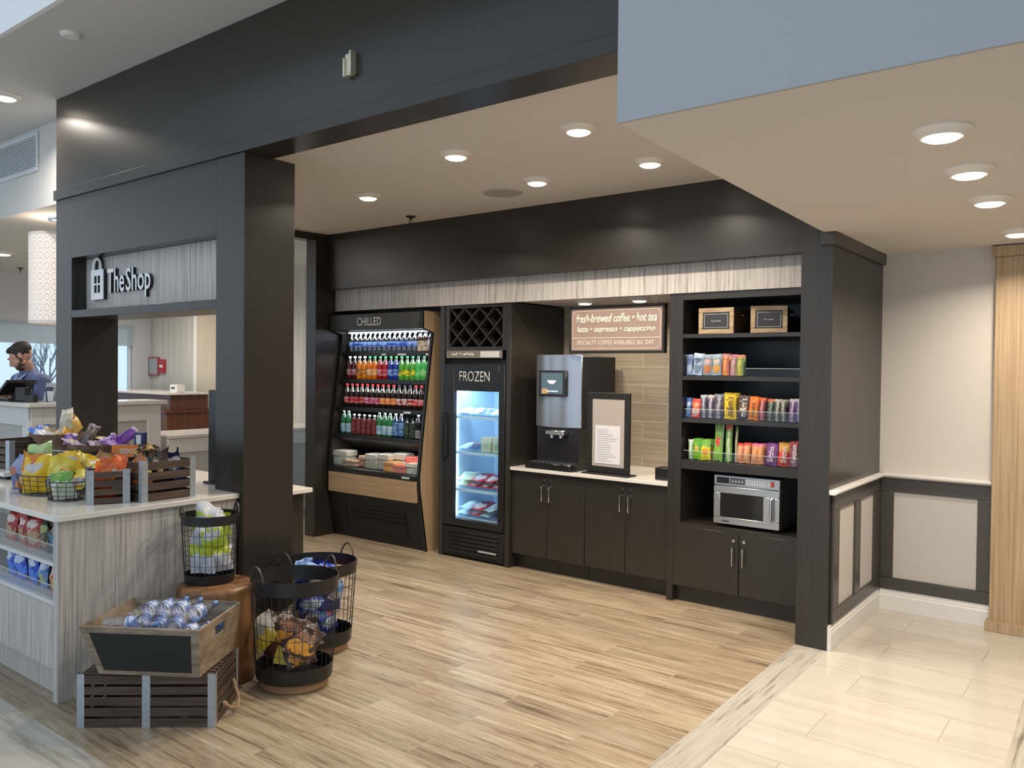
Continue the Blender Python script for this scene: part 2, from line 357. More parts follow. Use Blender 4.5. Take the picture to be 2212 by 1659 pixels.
tag(b.build('wall_bracket', mat('brushed_brass_bracket', (0.72, 0.66, 0.52), 0.35, metal=0.6), bevel=0.002), 'small pale metal bracket fixed high on the dark front beam', 'bracket')

# ---------------------------------------------------------------- shop left side and back
struct(MB().box(-6.6, -6.45, 5.16, 6.4, 0, 3.0).build('wall_left', DARK, bevel=0.002))
struct(MB().box(-6.6, -6.47, 3.15, 5.16, 2.93, 3.0).build('wall_left_header', DARK, bevel=0.001))
struct(MB().box(-6.45, -1.48, 5.30, 5.40, 2.458, 3.0).build('wall_back_header', DARKH))
struct(MB().box(-6.45, -1.70, 5.405, 5.44, 2.245, 2.458).build('wall_back_fascia', GREYW))
struct(MB().box(-6.6, -1.478, 6.22, 6.4, 0, 3.0).build('wall_back', BSPLASH, smooth=False))
struct(MB().box(-6.45, -1.70, 5.44, 6.22, 2.26, 2.30).build('ceiling_alcove', CEIL, smooth=False))
b = MB().box(-1.667, -1.478, 5.04, 6.219, 0, 2.52); b.box(-1.667, -1.535, 5.04, 5.30, 2.52, 3.0)
struct(b.build('wall_right_pillar', DARK))
b = MB().box(-1.55, -1.455, 5.018, 6.215, 2.45, 2.525)
struct(b.build('trim_4', DKPAINT, bevel=0.004))
# ---------------------------------------------------------------- corridor wall on the right with panelling
struct(MB().box(-1.478, 6, 6.22, 6.4, 0, 3.9).build('wall_corridor', WALLP, smooth=False))
def wains(name, T, w, panels):
    b = MB(); b.T = T
    b.box(0, w, -0.018, 0, 0.149, 0.235); b.box(0, w, -0.018, 0, 0.845, 0.945)
    xs = [0]+[q for p in panels for q in p]+[w]
    for i in range(0, len(xs), 2): b.box(xs[i], xs[i+1], -0.018, 0, 0.235, 0.845)
    struct(b.build(name, DKPAINT, bevel=0.003))
    b = MB(); b.T = T
    for a, c in panels: b.box(a, c, -0.004, -0.0005, 0.235, 0.845)
    return b
T1 = Matrix.Translation((-1.460, 6.2195, 0))
b = wains('trim_5', T1, 0.70, [(0.085, 0.605)]); struct(b.build('wall_corridor_panel', PANEL, smooth=False))
T2 = Matrix.Translation((-1.4775, 5.09, 0)) @ Matrix.Rotation(PI/2, 4, 'Z')
b = wains('trim_6', T2, 1.11, [(0.12, 0.475), (0.60, 0.95)]); struct(b.build('wall_pillar_panel', PANEL, smooth=False))
b = MB(); b.prism([(6.22, 0.945), (6.22, 0.975), (6.165, 0.975), (6.165, 0.958), (6.185, 0.945)], 'x', -1.46, -0.76)
b.prism([(-1.478, 0.945), (-1.478, 0.975), (-1.425, 0.975), (-1.425, 0.958), (-1.445, 0.945)], 'y', 5.035, 6.185)
struct(b.build('trim_7', WHITE, bevel=0.003))
def base(name, pts_fn, ax, a, c):
    struct(MB().prism(pts_fn, ax, a, c).build(name, WHITE, bevel=0.0015))
base('baseboard_corridor', [(6.22, 0), (6.197, 0), (6.197, 0.105), (6.202, 0.112), (6.202, 0.125), (6.209, 0.131), (6.212, 0.149), (6.22, 0.149)], 'x', -1.46, -0.77)
base('baseboard_pillar', [(-1.478, 0), (-1.455, 0), (-1.455, 0.105), (-1.460, 0.112), (-1.460, 0.125), (-1.467, 0.131), (-1.470, 0.149), (-1.478, 0.149)], 'y', 5.045, 6.2)
b = MB().box(-0.77, 1.2, 6.14, 6.215, 0.06, 2.45); b.box(-0.79, 1.2, 6.115, 6.215, 0, 0.065); b.box(-0.79, 1.2, 6.12, 6.215, 2.45, 2.52)
struct(b.build('wall_oak', OAK, bevel=0.003))
# ---------------------------------------------------------------- reception hall behind, left
struct(MB().box(-13.15, -13.0, 1.0, 1.9, 0, 3.011).box(-13.15, -13.0, 6.7, 7.2, 0, 3.011).box(-13.15, -13.0, 1.9, 6.7, 0, 0.7).box(-13.15, -13.0, 1.9, 6.7, 2.30, 3.011).build('wall_window', mat('pale_blue_grey_wall', (0.60, 0.63, 0.64), 0.8), smooth=False))
VPL = grain('whitewashed_wall_planks', (0.46, 0.44, 0.40), (0.60, 0.58, 0.54), (9, 9, 0.3), 0.7, (0.52, 0.50, 0.46), detail=2)
struct(MB().box(-13.0, -6.6, 7.0, 7.2, 0, 3.011).build('wall_reception', VPL, smooth=False))
b = MB()
for y0, y1 in ((1.95, 6.68),): b.box(-13.09, -13.03, y0, y0+0.03, 0.7, 2.3); b.box(-13.09, -13.03, y1-0.03, y1, 0.7, 2.3); b.box(-13.09, -13.03, y0, y1, 0.7, 0.74); b.box(-13.09, -13.03, y0, y1, 2.26, 2.3)
wf = struct(b.build('window_1', mat('white_window_frame', (0.75, 0.78, 0.8), 0.5)))
g = MB().box(-13.07, -13.06, 1.98, 6.65, 0.74, 2.26).build('pane', glassy('window_glass', (0.92, 0.97, 1.0), 0.02), wf)
bl = MB()
for i in range(24): bl.box(-12.98, -12.975, 1.9+i*0.2, 2.098+i*0.2, 1.99, 2.31)
tag(bl.build('roller_blind', mat('translucent_blind', (0.50, 0.60, 0.68), 0.8, alpha=0.75), smooth=False), 'pale translucent roller blind drawn partway down the far window', 'blind')
# bare trees and ground outside
struct(MB().box(-60, -13.2, -20, 30, -0.15, -0.1).build('floor', mat('pale_ground_outside', (0.6, 0.63, 0.65), 0.9, bscale=3, vary=0.2), smooth=False))
def tree(x, y, h, seed, label):
    rnd = random.Random(seed); b = MB()
    def br(p, d, L, r, k):
        q = p+d*L; b.cyl(p, q, r, r*0.65, 5, False)
        if k == 0: return
        for i in range(3 if k > 1 else 2):
            nd = (d+Vector((rnd.uniform(-.7, .7), rnd.uniform(-.7, .7), rnd.uniform(-.1, .5)))).normalized(); br(p.lerp(q, rnd.uniform(.55, 1)), nd, L*rnd.uniform(.55, .8), r*0.55, k-1)
    br(Vector((0, 0, 0)), Vector((0, 0, 1)), h*0.35, 0.06, 5)
    tag(b.build('bare_tree', mat('grey_bark', (0.22, 0.26, 0.30), 0.9), loc=(x, y, -0.1)), label, 'tree', 'bare trees outside the window')
tree(-16.0, 5.25, 3.2, 3, 'thin bare tree outside the window left of the person')
tree(-17.5, 7.2, 3.2, 9, 'thin bare tree outside, farther right behind the pendant lamp')
b = MB().box(-11.66, -11.58, 6.97, 7.0, 0, 2.66).box(-10.6, -10.52, 6.97, 7.0, 0, 2.66).box(-11.66, -10.52, 6.97, 7.0, 2.58, 2.66)
struct(b.build('trim_8', WHITE, bevel=0.004))
dr = struct(MB().box(-11.58, -10.6, 6.975, 6.995, 0, 2.58).build('door_1', grain('cream_door', (0.52, 0.45, 0.34), (0.58, 0.51, 0.40), (20, 20, 1), 0.5)))
MB().cyl((-10.72, 6.95, 1.0), (-10.72, 6.975, 1.0), 0.02).ball((-10.72, 6.93, 1.0), 0.03).build('door_handle', BLACK, dr)
# ---------------------------------------------------------------- ceiling fixtures
RINGM = mat('white_lamp_trim', (0.82, 0.78, 0.72), 0.4)
def downlight(x, y, z, r, label, power, group, col=(1.0, 0.87, 0.71)):
    t = thing('ceiling_light', label, 'ceiling light', (x, y, z), 0, group)
    MB().lathe([(r*0.64, -0.030), (r*0.70, -0.030), (r*0.90, -0.012), (r, -0.006), (r, 0.0), (r*0.64, 0.0)], 28, cap=False).build('lamp_trim', RINGM, t)
    MB().lathe([(0.001, -0.040), (r*0.50, -0.038), (r*0.635, -0.030), (r*0.635, -0.001), (0.001, -0.001)], 28, cap=False).build('diffuser', LAMP, t)
    l = bpy.data.lights.new('lamp', 'AREA'); l.shape = 'DISK'; l.size = r*1.3; l.energy = power; l.color = col; l.spread = rad(150)
    o = bpy.data.objects.new('bulb', l); C.objects.link(o); o.parent = t; o.location = (0, 0, -0.045)
    return t
G1 = 'downlights in the shop ceiling'
for x, y, lab in ((-2.45, 3.73, 'round downlight in shop ceiling nearest the blue-grey fascia corner'), (-3.35, 3.74, 'round downlight in shop ceiling, middle of the front row'),
                  (-4.70, 4.25, 'leftmost round downlight in the shop ceiling, nearest the dark column'), (-3.35, 4.585, 'round downlight in shop ceiling beside the round speaker'),
                  (-2.47, 4.58, 'round downlight in shop ceiling, closest to the dark back header on right')):
    downlight(x, y, 3.0, 0.10, lab, 21, G1)
G2 = 'downlights over the corridor'
for x, y, lab in ((-0.565, 3.14, 'largest round downlight over the cream tiled corridor'), (-0.58, 3.80, 'second nearest round downlight over the cream corridor'),
                  (-0.595, 4.49, 'third nearest round downlight over the cream corridor'), (-0.59, 5.57, 'farthest corridor downlight, partly cut off above the oak panel')):
    downlight(x, y, 2.526, 0.098, lab, 18, G2)
for x, y, lab in ((-3.66, 5.70, 'left round lamp under the fascia above the coffee machine'), (-3.15, 5.70, 'right round lamp under the fascia above the coffee sign')):
    downlight(x, y, 2.26, 0.085, lab, 6, 'lamps above the coffee counter')
downlight(-6.80, 2.52, 3.70, 0.11, 'bright downlight in the high grey ceiling at left picture edge', 24, 'downlights in the lobby ceiling', (1, .9, .78))
downlight(-10.79, 3.97, 3.011, 0.13, 'downlight in the reception ceiling left of the pendant lamp', 24, 'downlights in the lobby ceiling', (1, .9, .78))
tag(MB().lathe([(0.001, -0.02), (0.045, -0.02), (0.06, -0.008), (0.062, 0)], 24).build('smoke_detector', WHITE, loc=(-5.22, 2.30, 3.70)), 'flat white round disc on the high grey lobby ceiling', 'detector')
GRILLE = mat('grey_speaker_grille', (0.40, 0.375, 0.34), 0.8, bump=0.4, bscale=700)
t = thing('ceiling_speaker', 'large round grey speaker grille flush in the shop ceiling', 'speaker', (-3.80, 4.77, 3.0))
MB().lathe([(0.001, -0.006), (0.135, -0.006), (0.137, 0)], 36).build('grille', GRILLE, t)
MB().lathe([(0.137, 0), (0.137, -0.009), (0.150, -0.006), (0.152, 0)], 36, cap=False).build('rim', mat('grey_rim', (0.5, 0.47, 0.43), 0.5), t)
def sprinkler(x, y, z, label):
    t = thing('fire_sprinkler', label, 'sprinkler', (x, y, z))
    MB().lathe([(0.045, 0), (0.042, -0.008), (0.014, -0.012), (0.012, -0.03), (0.001, -0.03)], 16).build('escutcheon', BLACK, t)
    b = MB(); b.tube([(-0.013, 0, -0.028), (-0.015, 0, -0.045), (0, 0, -0.058), (0.015, 0, -0.045), (0.013, 0, -0.028)], 0.003); b.lathe([(0.001, -0.062), (0.02, -0.062), (0.02, -0.059), (0.001, -0.059)], 14)
    b.build('deflector', BLACK, t)
sprinkler(-5.05, 5.06, 3.0, 'small dark sprinkler head in the shop ceiling near the back header')
sprinkler(-12.3, 4.75, 3.011, 'small sprinkler head in the reception ceiling beside the pendant lamp')
# vent in the lobby soffit
t = thing('air_vent', 'white louvred air vent on the lobby soffit at left', 'vent', (-7.90, 3.034, 3.50))
VW = mat('white_vent_metal', (0.66, 0.69, 0.72), 0.45)
MB().frame(-0.42, 0.42, -0.17, 0.17, 0.035, -0.014, 0).build('frame', VW, t, bevel=0.003)
b = MB()
for i in range(13):
    z = -0.125+i*0.0205; b.prism([(-0.012, z-0.006), (-0.010, z-0.008), (0.0, z+0.008), (-0.002, z+0.010)], 'x', -0.386, 0.386)
b.build('louvres', VW, t)
MB().box(-0.386, 0.386, -0.002, -0.0005, -0.136, 0.136).build('backing', mat('vent_shadow_grey', (0.30, 0.32, 0.34), 0.8), t)
# unseen downlights added as fill to brighten the reception
for i, (x, y, z) in enumerate(((-9.2, 5.4, 3.011), (-11.5, 5.9, 3.011), (-8.6, 4.4, 3.011))):
    downlight(x, y, z, 0.11, 'unseen fill lamp added over the reception area behind the dark shop front, %s from left' % ['second', 'first', 'third'][i], 26, 'downlights in the lobby ceiling', (1, .9, .78))
# pendant lamp
t = thing('pendant_lamp', 'tall white drum pendant lamp with lace-like cut pattern above reception', 'lamp', (-7.83, 3.34, 3.011))
MB().lathe([(0.001, -0.03), (0.075, -0.03), (0.085, -0.01), (0.085, 0)], 24).build('canopy', CHROME, t)
MB().cyl((0, 0, -0.03), (0, 0, -0.2), 0.006, n=8).build('rod', CHROME, t)
def lace():
    m, nt, b = new_mat('lace_shade'); n = nt.nodes; L = nt.links
    tc = n.new('ShaderNodeTexCoord'); gr = n.new('ShaderNodeSeparateXYZ'); L.new(tc.outputs['Object'], gr.inputs[0])
    at = n.new('ShaderNodeMath'); at.operation = 'ARCTAN2'; L.new(gr.outputs['Y'], at.inputs[0]); L.new(gr.outputs['X'], at.inputs[1])
    c = n.new('ShaderNodeCombineXYZ'); mu = n.new('ShaderNodeMath'); mu.operation = 'MULTIPLY'; mu.inputs[1].default_value = 24/(2*PI)
    mz = n.new('ShaderNodeMath'); mz.operation = 'MULTIPLY'; mz.inputs[1].default_value = 1/0.092
    L.new(at.outputs[0], mu.inputs[0]); L.new(gr.outputs['Z'], mz.inputs[0]); L.new(mu.outputs[0], c.inputs['X']); L.new(mz.outputs[0], c.inputs['Y'])
    vo = n.new('ShaderNodeTexVoronoi'); vo.inputs['Randomness'].default_value = 0; vo.inputs['Scale'].default_value = 1; L.new(c.outputs[0], vo.inputs['Vector'])
    wv = n.new('ShaderNodeMath'); wv.operation = 'PINGPONG'; wv.inputs[1].default_value = 0.17; L.new(vo.outputs['Distance'], wv.inputs[0])
    cr = n.new('ShaderNodeValToRGB'); cr.color_ramp.elements[0].position = 0.05; cr.color_ramp.elements[1].position = 0.09
    cr.color_ramp.elements[0].color = (0.58, 0.50, 0.45, 1); cr.color_ramp.elements[1].color = (0.80, 0.74, 0.70, 1)
    L.new(wv.outputs[0], cr.inputs[0]); L.new(cr.outputs[0], b.inputs['Base Color']); L.new(cr.outputs[0], b.inputs['Emission Color']); b.inputs['Emission Strength'].default_value = 0.38
    b.inputs['Roughness'].default_value = 0.7
    return m
b = MB(); b.lathe([(0.232, -0.96), (0.235, -0.96), (0.235, -0.16), (0.232, -0.16), (0.232, -0.96)], 48, cap=False)
b.build('lamp_shade', lace(), t)
b = MB(); b.lathe([(0.237, -0.965), (0.237, -0.94)], 48, cap=False)
b.build('shade_trim', mat('off_white_shade_trim', (0.75, 0.68, 0.63), 0.6), t)
b = MB(); b.lathe([(0.237, -0.18), (0.237, -0.155)], 48, cap=False)
b.build('shade_trim', mat('off_white_shade_trim', (0.75, 0.68, 0.63), 0.6), t)
b = MB(); b.lathe([(0.001, -0.93), (0.228, -0.93)], 32, cap=False)
b.build('shade_bottom', mat('off_white_shade_trim', (0.75, 0.68, 0.63), 0.6), t)
l = bpy.data.lights.new('lamp', 'POINT'); l.energy = 10; l.color = (1, .82, .62); l.shadow_soft_size = 0.08; o = bpy.data.objects.new('bulb', l); C.objects.link(o); o.parent = t; o.location = (0, 0, -0.08)
# ---------------------------------------------------------------- shop sign
t = thing('shop_sign', 'grey limed wood sign board with white letters reading The Shop', 'sign', (-6.339, 2.948, 2.086))
MB().box(0, 1.898, -0.040, 0, 0, 0.388).build('sign_board', GREYW, t)
LET = mat('white_sign_face', (0.86, 0.86, 0.86), 0.4)
SIDE = mat('black_sign_return', (0.02, 0.02, 0.022), 0.4)
def raised(s, w, h, x, z, nm):
    o = text(s, w, h, nm, LET, t, (x, -0.066, z), ext=0, off=0.012)
    o2 = text(s, w, h, 'return', SIDE, o, (0, 0, -0.0006), (0, 0, 0), ext=0, off=0.012)
    md = o2.modifiers.new('d', 'SOLIDIFY'); md.thickness = 0.020; md.offset = -1
raised('The', 0.250, 0.175, 0.372, 0.115, 'lettering')
raised('Shop', 0.335, 0.215, 0.645, 0.067, 'lettering')
# bag symbol: body with four panes, round handle
b = MB(); x0, x1, z0, z1 = 0.140, 0.325, 0.075, 0.295
cx_, cw, g = 0.2325, 0.052, 0.012
xs = [x0, cx_-g/2-cw*0.78, cx_-g/2, cx_+g/2, cx_+g/2+cw*0.78, x1]; zs = [z0, 0.125, 0.182, 0.194, 0.25, z1]
for i in range(5):
    for j in range(5):
        if i in (1, 3) and j in (1, 3): continue
        b.box(xs[i], xs[i+1], -0.072, -0.066, zs[j], zs[j+1])
pts = [(cx_+0.052*math.cos(a), -0.069, z1+0.02+0.062*math.sin(a)) for a in [PI*k/14 for k in range(15)]]
b.tube([(cx_+0.052, -0.069, z1)]+pts+[(cx_-0.052, -0.069, z1)], 0.011, 6)
ic = b.build('bag_symbol', LET, t)
b = MB()
for i in range(5):
    for j in range(5):
        if i in (1, 3) and j in (1, 3): continue
        b.box(xs[i], xs[i+1], -0.0655, -0.044, zs[j], zs[j+1])
b.tube([(cx_+0.052, -0.058, z1)]+[(p[0], -0.058, p[2]) for p in pts]+[(cx_-0.052, -0.058, z1)], 0.013, 6)
b.build('return', SIDE, ic)

# ---------------------------------------------------------------- island unit
t = thing('display_island', 'grey limed wood island with open snack shelves and white stone top', 'counter', (-4.204, 1.794, 0))
b = MB()
b.box(-0.055, 0, 0, 1.0, 0, 0.903)                          # right end panel
b.box(-2.9, -0.055, 0.0, 0.02, 0.16, 0.475)                # lower front panel
b.box(-2.9, -0.055, 0.05, 0.07, 0.0, 0.16)                 # recessed plinth
b.box(-2.9, -0.055, 0.40, 0.42, 0.475, 0.903)              # back of the shelves
b.box(-2.9, -0.055, 0.98, 1.0, 0, 0.903)
b.build('body', GREYW, t, bevel=0.002)
SHELFW = mat('white_shelf_edge', (0.62, 0.62, 0.62), 0.4)
MB().box(-2.9, -0.056, 0.003, 0.40, 0.476, 0.50).build('shelf', SHELFW, t, bevel=0.002)
MB().box(-2.9, -0.056, 0.003, 0.40, 0.672, 0.692).build('shelf', SHELFW, t, bevel=0.002)
MB().prism([(-2.9, -0.02), (0.0, -0.02), (0.022, 0.0), (0.022, 1.004), (-2.9, 1.004)], 'z', 0.905, 0.935).build('stone_top', STONE, t, bevel=0.004, seg=2)
t = thing('pass_through_counter', 'low dark counter with white top running behind the dark column', 'counter', (-6.40, 3.156, 0))
MB().box(0.03, 2.135, 0, 0.17, 0, 0.875).build('body', DARK, t, bevel=0.002)
MB().box(0.0, 2.19, 0.0, 0.20, 0.876, 0.905).build('stone_top', STONE, t, bevel=0.003)
t = thing('sill_counter', 'white stone sill inside the sign opening beside the column', 'counter', (-6.339, 2.802, 0.906))
MB().box(0, 1.898, 0, 0.35, 0, 0.029).build('stone_top', STONE, t, bevel=0.002)
MB().box(0, 1.898, 0.02, 0.34, -0.906, -0.002).build('body', DARK, t)
t = thing('display_riser', 'raised white shelf on the far left end of the island', 'shelf', (-6.9, 2.12, 0.936))
MB().box(0, 1.16, 0, 0.5, 0.02, 0.048).build('top', STONE, t, bevel=0.002)
MB().box(0.02, 1.13, 0.03, 0.48, 0, 0.019).build('feet', BLACKM, t)  # black block standing in for the shaded gap under the shelf, not real feet
t = thing('kiosk_screen', 'black upright screen seen edge-on beside the dark column', 'screen', (-4.60, 2.97, 0.936))
MB().box(-0.16, 0.15, -0.02, 0.02, 0.0, 0.59).build('screen', BLACK, t, bevel=0.006)
MB().box(-0.12, 0.12, -0.08, 0.08, 0.0, 0.012).build('foot', BLACK, t, bevel=0.003)
# ---------------------------------------------------------------- chilled case
t = thing('chilled_case', 'tall black open chilled drinks case with oak sides and CHILLED header', 'refrigerator', (-6.43, 5.32, 0))
W = 1.27
LETW = mat('white_lettering', (0.8, 0.8, 0.78), 0.5)
side = [(0.008, 2.205), (0.010, 2.05), (0.145, 2.01), (0.01, 0.99), (-0.022, 0.68), (-0.014, 0.57), (0.084, 0.0), (0.72, 0.0), (0.72, 2.205)]
inner = [(0.030, 2.205), (0.032, 2.05), (0.165, 2.01), (0.03, 0.99), (-0.002, 0.68), (0.006, 0.57), (0.104, 0.0), (0.72, 0.0), (0.72, 2.205)]
MB().prism(inner, 'x', W-0.022, W).build('side_panel', OAK, t)
MB().prism(inner, 'x', 0, 0.022).build('side_panel', DARK, t)
edge = side[:7]+inner[:7][::-1]
MB().prism(edge, 'x', W-0.026, W+0.001).build('edge_trim', BLACK, t)
MB().prism(edge, 'x', -0.001, 0.026).build('edge_trim', BLACK, t)
h = MB().prism([(0.0, 2.045), (0.0, 2.20), (0.45, 2.20), (0.45, 2.10), (0.15, 2.045)], 'x', 0.002, W-0.028).build('header', mat('charcoal_header', (0.035, 0.034, 0.032), 0.45), t, bevel=0.004)
text('CHILLED', 0.335, 0.078, 'lettering', LETW, h, (0.405, -0.0015, 2.085), ext=0.001, off=0.004)
b = MB(); b.box(0.026, W-0.026, 0.62, 0.70, 0.05, 2.04); b.box(0.026, W-0.026, 0.02, 0.70, 0.62, 0.66)
b.box(0.026, W-0.026, 0.13, 0.62, 0.0, 0.62)
b.build('cabinet', BLACKM, t)
MB().prism([(-0.03, 0.655), (-0.035, 0.70), (-0.012, 0.71), (0.02, 0.69), (0.02, 0.655)], 'x', 0.026, W-0.026).build('bumper', BLACK, t, bevel=0.003)
MB().prism([(-0.026, 0.455), (-0.026, 0.652), (0.0, 0.652), (0.0, 0.455)], 'x', 0.026, W-0.026).build('oak_fascia', OAKH, t, bevel=0.002)
k = MB().prism([(0.0, 0.452), (0.10, 0.0), (0.13, 0.0), (0.13, 0.452)], 'x', 0.026, W-0.026).build('kick_panel', BLACKM, t)
b = MB(); b.T = Matrix.Translation((0, 0.051, 0.222)) @ Matrix.Rotation(rad(12.5), 4, 'X')
b.frame(0.22, 1.05, -0.14, 0.13, 0.012, -0.008, 0.0)
for i in range(3): b.box(0.32, 1.05, -0.012, 0.0, 0.085-i*0.045, 0.092-i*0.045)
b.build('grille', BLACK, k)
MB().box(W-0.20, W-0.10, -0.039, -0.0355, 0.668, 0.688).build('badge', mat('silver_badge', (0.7, 0.7, 0.7), 0.3, metal=.6), t)
TAG = mat('white_price_tag', (0.82, 0.82, 0.8), 0.5)
decks = [(1.832, 0.155), (1.565, 0.12), (1.288, 0.085), (1.022, 0.045)]
for z, y in decks:
    s = MB().box(0.028, W-0.028, y, 0.60, z-0.014, z-0.002).box(0.028, W-0.028, y-0.012, y, z-0.036, z+0.004).build('shelf', BLACK, t, bevel=0.0015)
    if z > 1.8: spots = ((0.60, .06), (0.82, .11), (1.19, .04))
    elif 1.2 < z < 1.3: spots = ((0.98, .09),)
    else: spots = ()
    for x, w_ in spots: MB().box(x, x+w_, y-0.0145, y-0.0125, z-0.03, z-0.012).build('price_tag', TAG, s)
MB().prism([(0.055, 0.995), (0.30, 0.86), (0.60, 0.86), (0.60, 0.995)], 'x', 0.028, W-0.028).build('air_duct', BLACKM, t)
MB().box(0.03, W-0.03, -0.0115, -0.006, 0.705, 0.80).build('front_glass', glassy('case_glass', (0.93, 0.96, 0.97), 0.03), t)
b = MB().box(0.03, W-0.03, -0.013, -0.004, 0.80, 0.806).build('glass_trim', CHROME, t)
b = MB().box(0.05, W-0.05, 0.20, 0.22, 2.025, 2.038).build('led_strip', mat('cool_led', (0.9, 0.95, 1), 0.5, emit=(0.85, 0.93, 1.0), estr=3), t)
def arealamp(parent, loc, rot, sx, sy, e, col, nm='bulb'):
    l = bpy.data.lights.new('lamp', 'AREA'); l.shape = 'RECTANGLE'; l.size = sx; l.size_y = sy; l.energy = e; l.color = col
    o = bpy.data.objects.new(nm, l); C.objects.link(o); o.parent = parent; o.location = loc; o.rotation_euler = rot
arealamp(t, (W/2, 0.165, 2.02), (rad(18), 0, 0), 1.1, 0.03, 2.6, (0.9, 0.95, 1.0))
for z, y in decks[:3]: arealamp(t, (W/2, y+0.02, z-0.04), (rad(15), 0, 0), 1.1, 0.02, 1.6, (0.9, 0.95, 1.0))
arealamp(t, (W/2, 0.07, 0.975), (rad(10), 0, 0), 1.1, 0.02, 1.5, (1.0, 0.95, 0.9))

# ---------------------------------------------------------------- bottles
CLEARP = glassy('clear_bottle_plastic', (0.78, 0.88, 1.0), 0.16, 0.06)
NECKP = glassy('clear_bottle_neck', (0.9, 0.95, 0.97), 0.30, 0.08)
CAPW = mat('white_cap', (0.8, 0.82, 0.82), 0.4); CAPB = mat('blue_cap', (0.04, 0.13, 0.5), 0.4); CAPR = mat('red_cap', (0.6, 0.02, 0.02), 0.4); CAPK = mat('black_cap', (0.02, 0.02, 0.02), 0.4); CAPG = mat('green_cap', (0.03, 0.32, 0.08), 0.4)
def liquid(nm, col, r=0.12): return mat('liquid_'+nm, col, r, vary=0.08, bscale=60)
def bottle(name, h, r, liq, lab, cap, lz=(0.28, 0.55), label='', group='', clear=False):
    """soft-drink bottle: body with neck, printed label band, screw cap"""
    p = [(0.75*r, 0), (r, 0.012), (r, h*0.27), (r*0.94, h*0.33), (r*0.94, h*0.5), (r, h*0.56), (r*0.96, h*0.66)]
    q = [(r*0.96, h*0.66), (r*0.72, h*0.77), (r*0.42, h*0.86), (r*0.38, h*0.93), (0.001, h*0.93)]
    b = MB()
    if clear:
        p = [(0.75*r, 0), (r, 0.010)]+[(r*(0.93 if i % 2 else 1.0), 0.010+h*0.24*(i+1)/6) for i in range(6)]+[(r*0.98, h*0.30), (r*0.98, h*0.54)]+[(r*(0.93 if i % 2 else 1.0), h*0.54+h*0.12*(i+1)/4) for i in range(4)]
        q[0] = (r, h*0.66)
    b.lathe(p, 14, cap=False); b.add([(0.75*r*math.cos(2*PI*k/14), 0.75*r*math.sin(2*PI*k/14), 0) for k in range(14)], [tuple(range(14))[::-1]])
    b.k = 1; b.lathe(q, 14, cap=False)
    o = b.build(name, [liq, liq if clear else NECKP], ang=70)
    tag(o, label, 'bottle', group)
    l0, l1 = lz
    MB().lathe([(r*1.025, h*l0), (r*1.03, h*(l0+l1)/2), (r*1.025, h*l1)], 14, cap=False).build('label', lab, o, ang=70)
    MB().lathe([(0.014, h*0.915), (0.0145, h*0.93), (0.0145, h*0.995), (0.001, h)], 12, cap=False).build('cap', cap, o)
    if not clear: MB().lathe([(r*0.60, h*0.66), (r*0.58, h*0.74), (r*0.36, h*0.80), (0.001, h*0.80)], 10, cap=False).build('drink', liq, o, ang=70)
    return o
def lab(nm, c1, c2, sc_=18):
    return grain('label_'+nm, c1, c2, (sc_, sc_, 60), 0.4, lo=0.48, hi=0.52, detail=1)
USED = set()
def row(zi, y, x0, x1, items, rowname, grp):
    n = len(items)
    for i, (proto, desc) in enumerate(items):
        x = x0+(x1-x0)*i/(n-1)
        lbl = '%s, %s from left on the chilled case %s shelf' % (desc, ORD[i], rowname)
        yy = y+random.uniform(0, .004)
        if proto.name not in USED:
            USED.add(proto.name); o = proto; o.location = (x, yy, zi); o['label'] = lbl
        else: o = copy_tree(proto, None, (x, yy, zi), (0, 0, random.uniform(0, 6)), lbl)
        o['group'] = grp
LWAT = lab('water_blue', (0.03, 0.10, 0.45), (0.30, 0.45, 0.80))
wat = bottle('water_bottle', 0.195, 0.0325, CLEARP, LWAT, CAPW, (0.30, 0.54), clear=True)
tea = bottle('tea_bottle', 0.215, 0.032, liquid('tea', (0.045, 0.02, 0.012)), lab('cream', (0.62, 0.55, 0.42), (0.35, 0.22, 0.12)), CAPK, (0.06, 0.5))
ptea = bottle('tea_bottle', 0.205, 0.033, liquid('plum', (0.10, 0.02, 0.12)), lab('purple', (0.45, 0.12, 0.50), (0.85, 0.82, 0.85)), CAPW, (0.06, 0.6))
row(1.832, 5.53, -6.335, -5.235, [(wat, 'clear water bottle with blue label')]*14+[(tea, 'dark tea bottle with cream label')]*2+[(ptea, 'purple labelled drink bottle')]*1, 'top', 'bottles on the top shelf of the chilled case')
def soda(nm, col, l1, l2, cap, h=0.232): return bottle('soda_bottle', h, 0.0345, liquid(nm, col), lab(nm, l1, l2), cap, (0.18, 0.44))
drp = soda('maroon', (0.10, 0.012, 0.012), (0.42, 0.05, 0.09), (0.55, 0.35, 0.38), CAPW)
orr = soda('orange', (0.95, 0.30, 0.01), (0.95, 0.33, 0.02), (0.22, 0.12, 0.05), CAPW)
orp = soda('bright_orange', (0.95, 0.22, 0.005), (0.95, 0.42, 0.06), (0.9, 0.75, 0.55), CAPG)
red = soda('cherry', (0.45, 0.01, 0.01), (0.60, 0.05, 0.10), (0.75, 0.40, 0.42), CAPG)
blu = soda('blue', (0.01, 0.04, 0.40), (0.05, 0.15, 0.60), (0.35, 0.50, 0.85), CAPG)
yel = soda('green_yellow_label', (0.10, 0.45, 0.05), (0.85, 0.82, 0.02), (0.10, 0.20, 0.02), CAPG)
grn = soda('pale_green', (0.08, 0.55, 0.12), (0.35, 0.75, 0.25), (0.04, 0.55, 0.15), CAPG, 0.24)
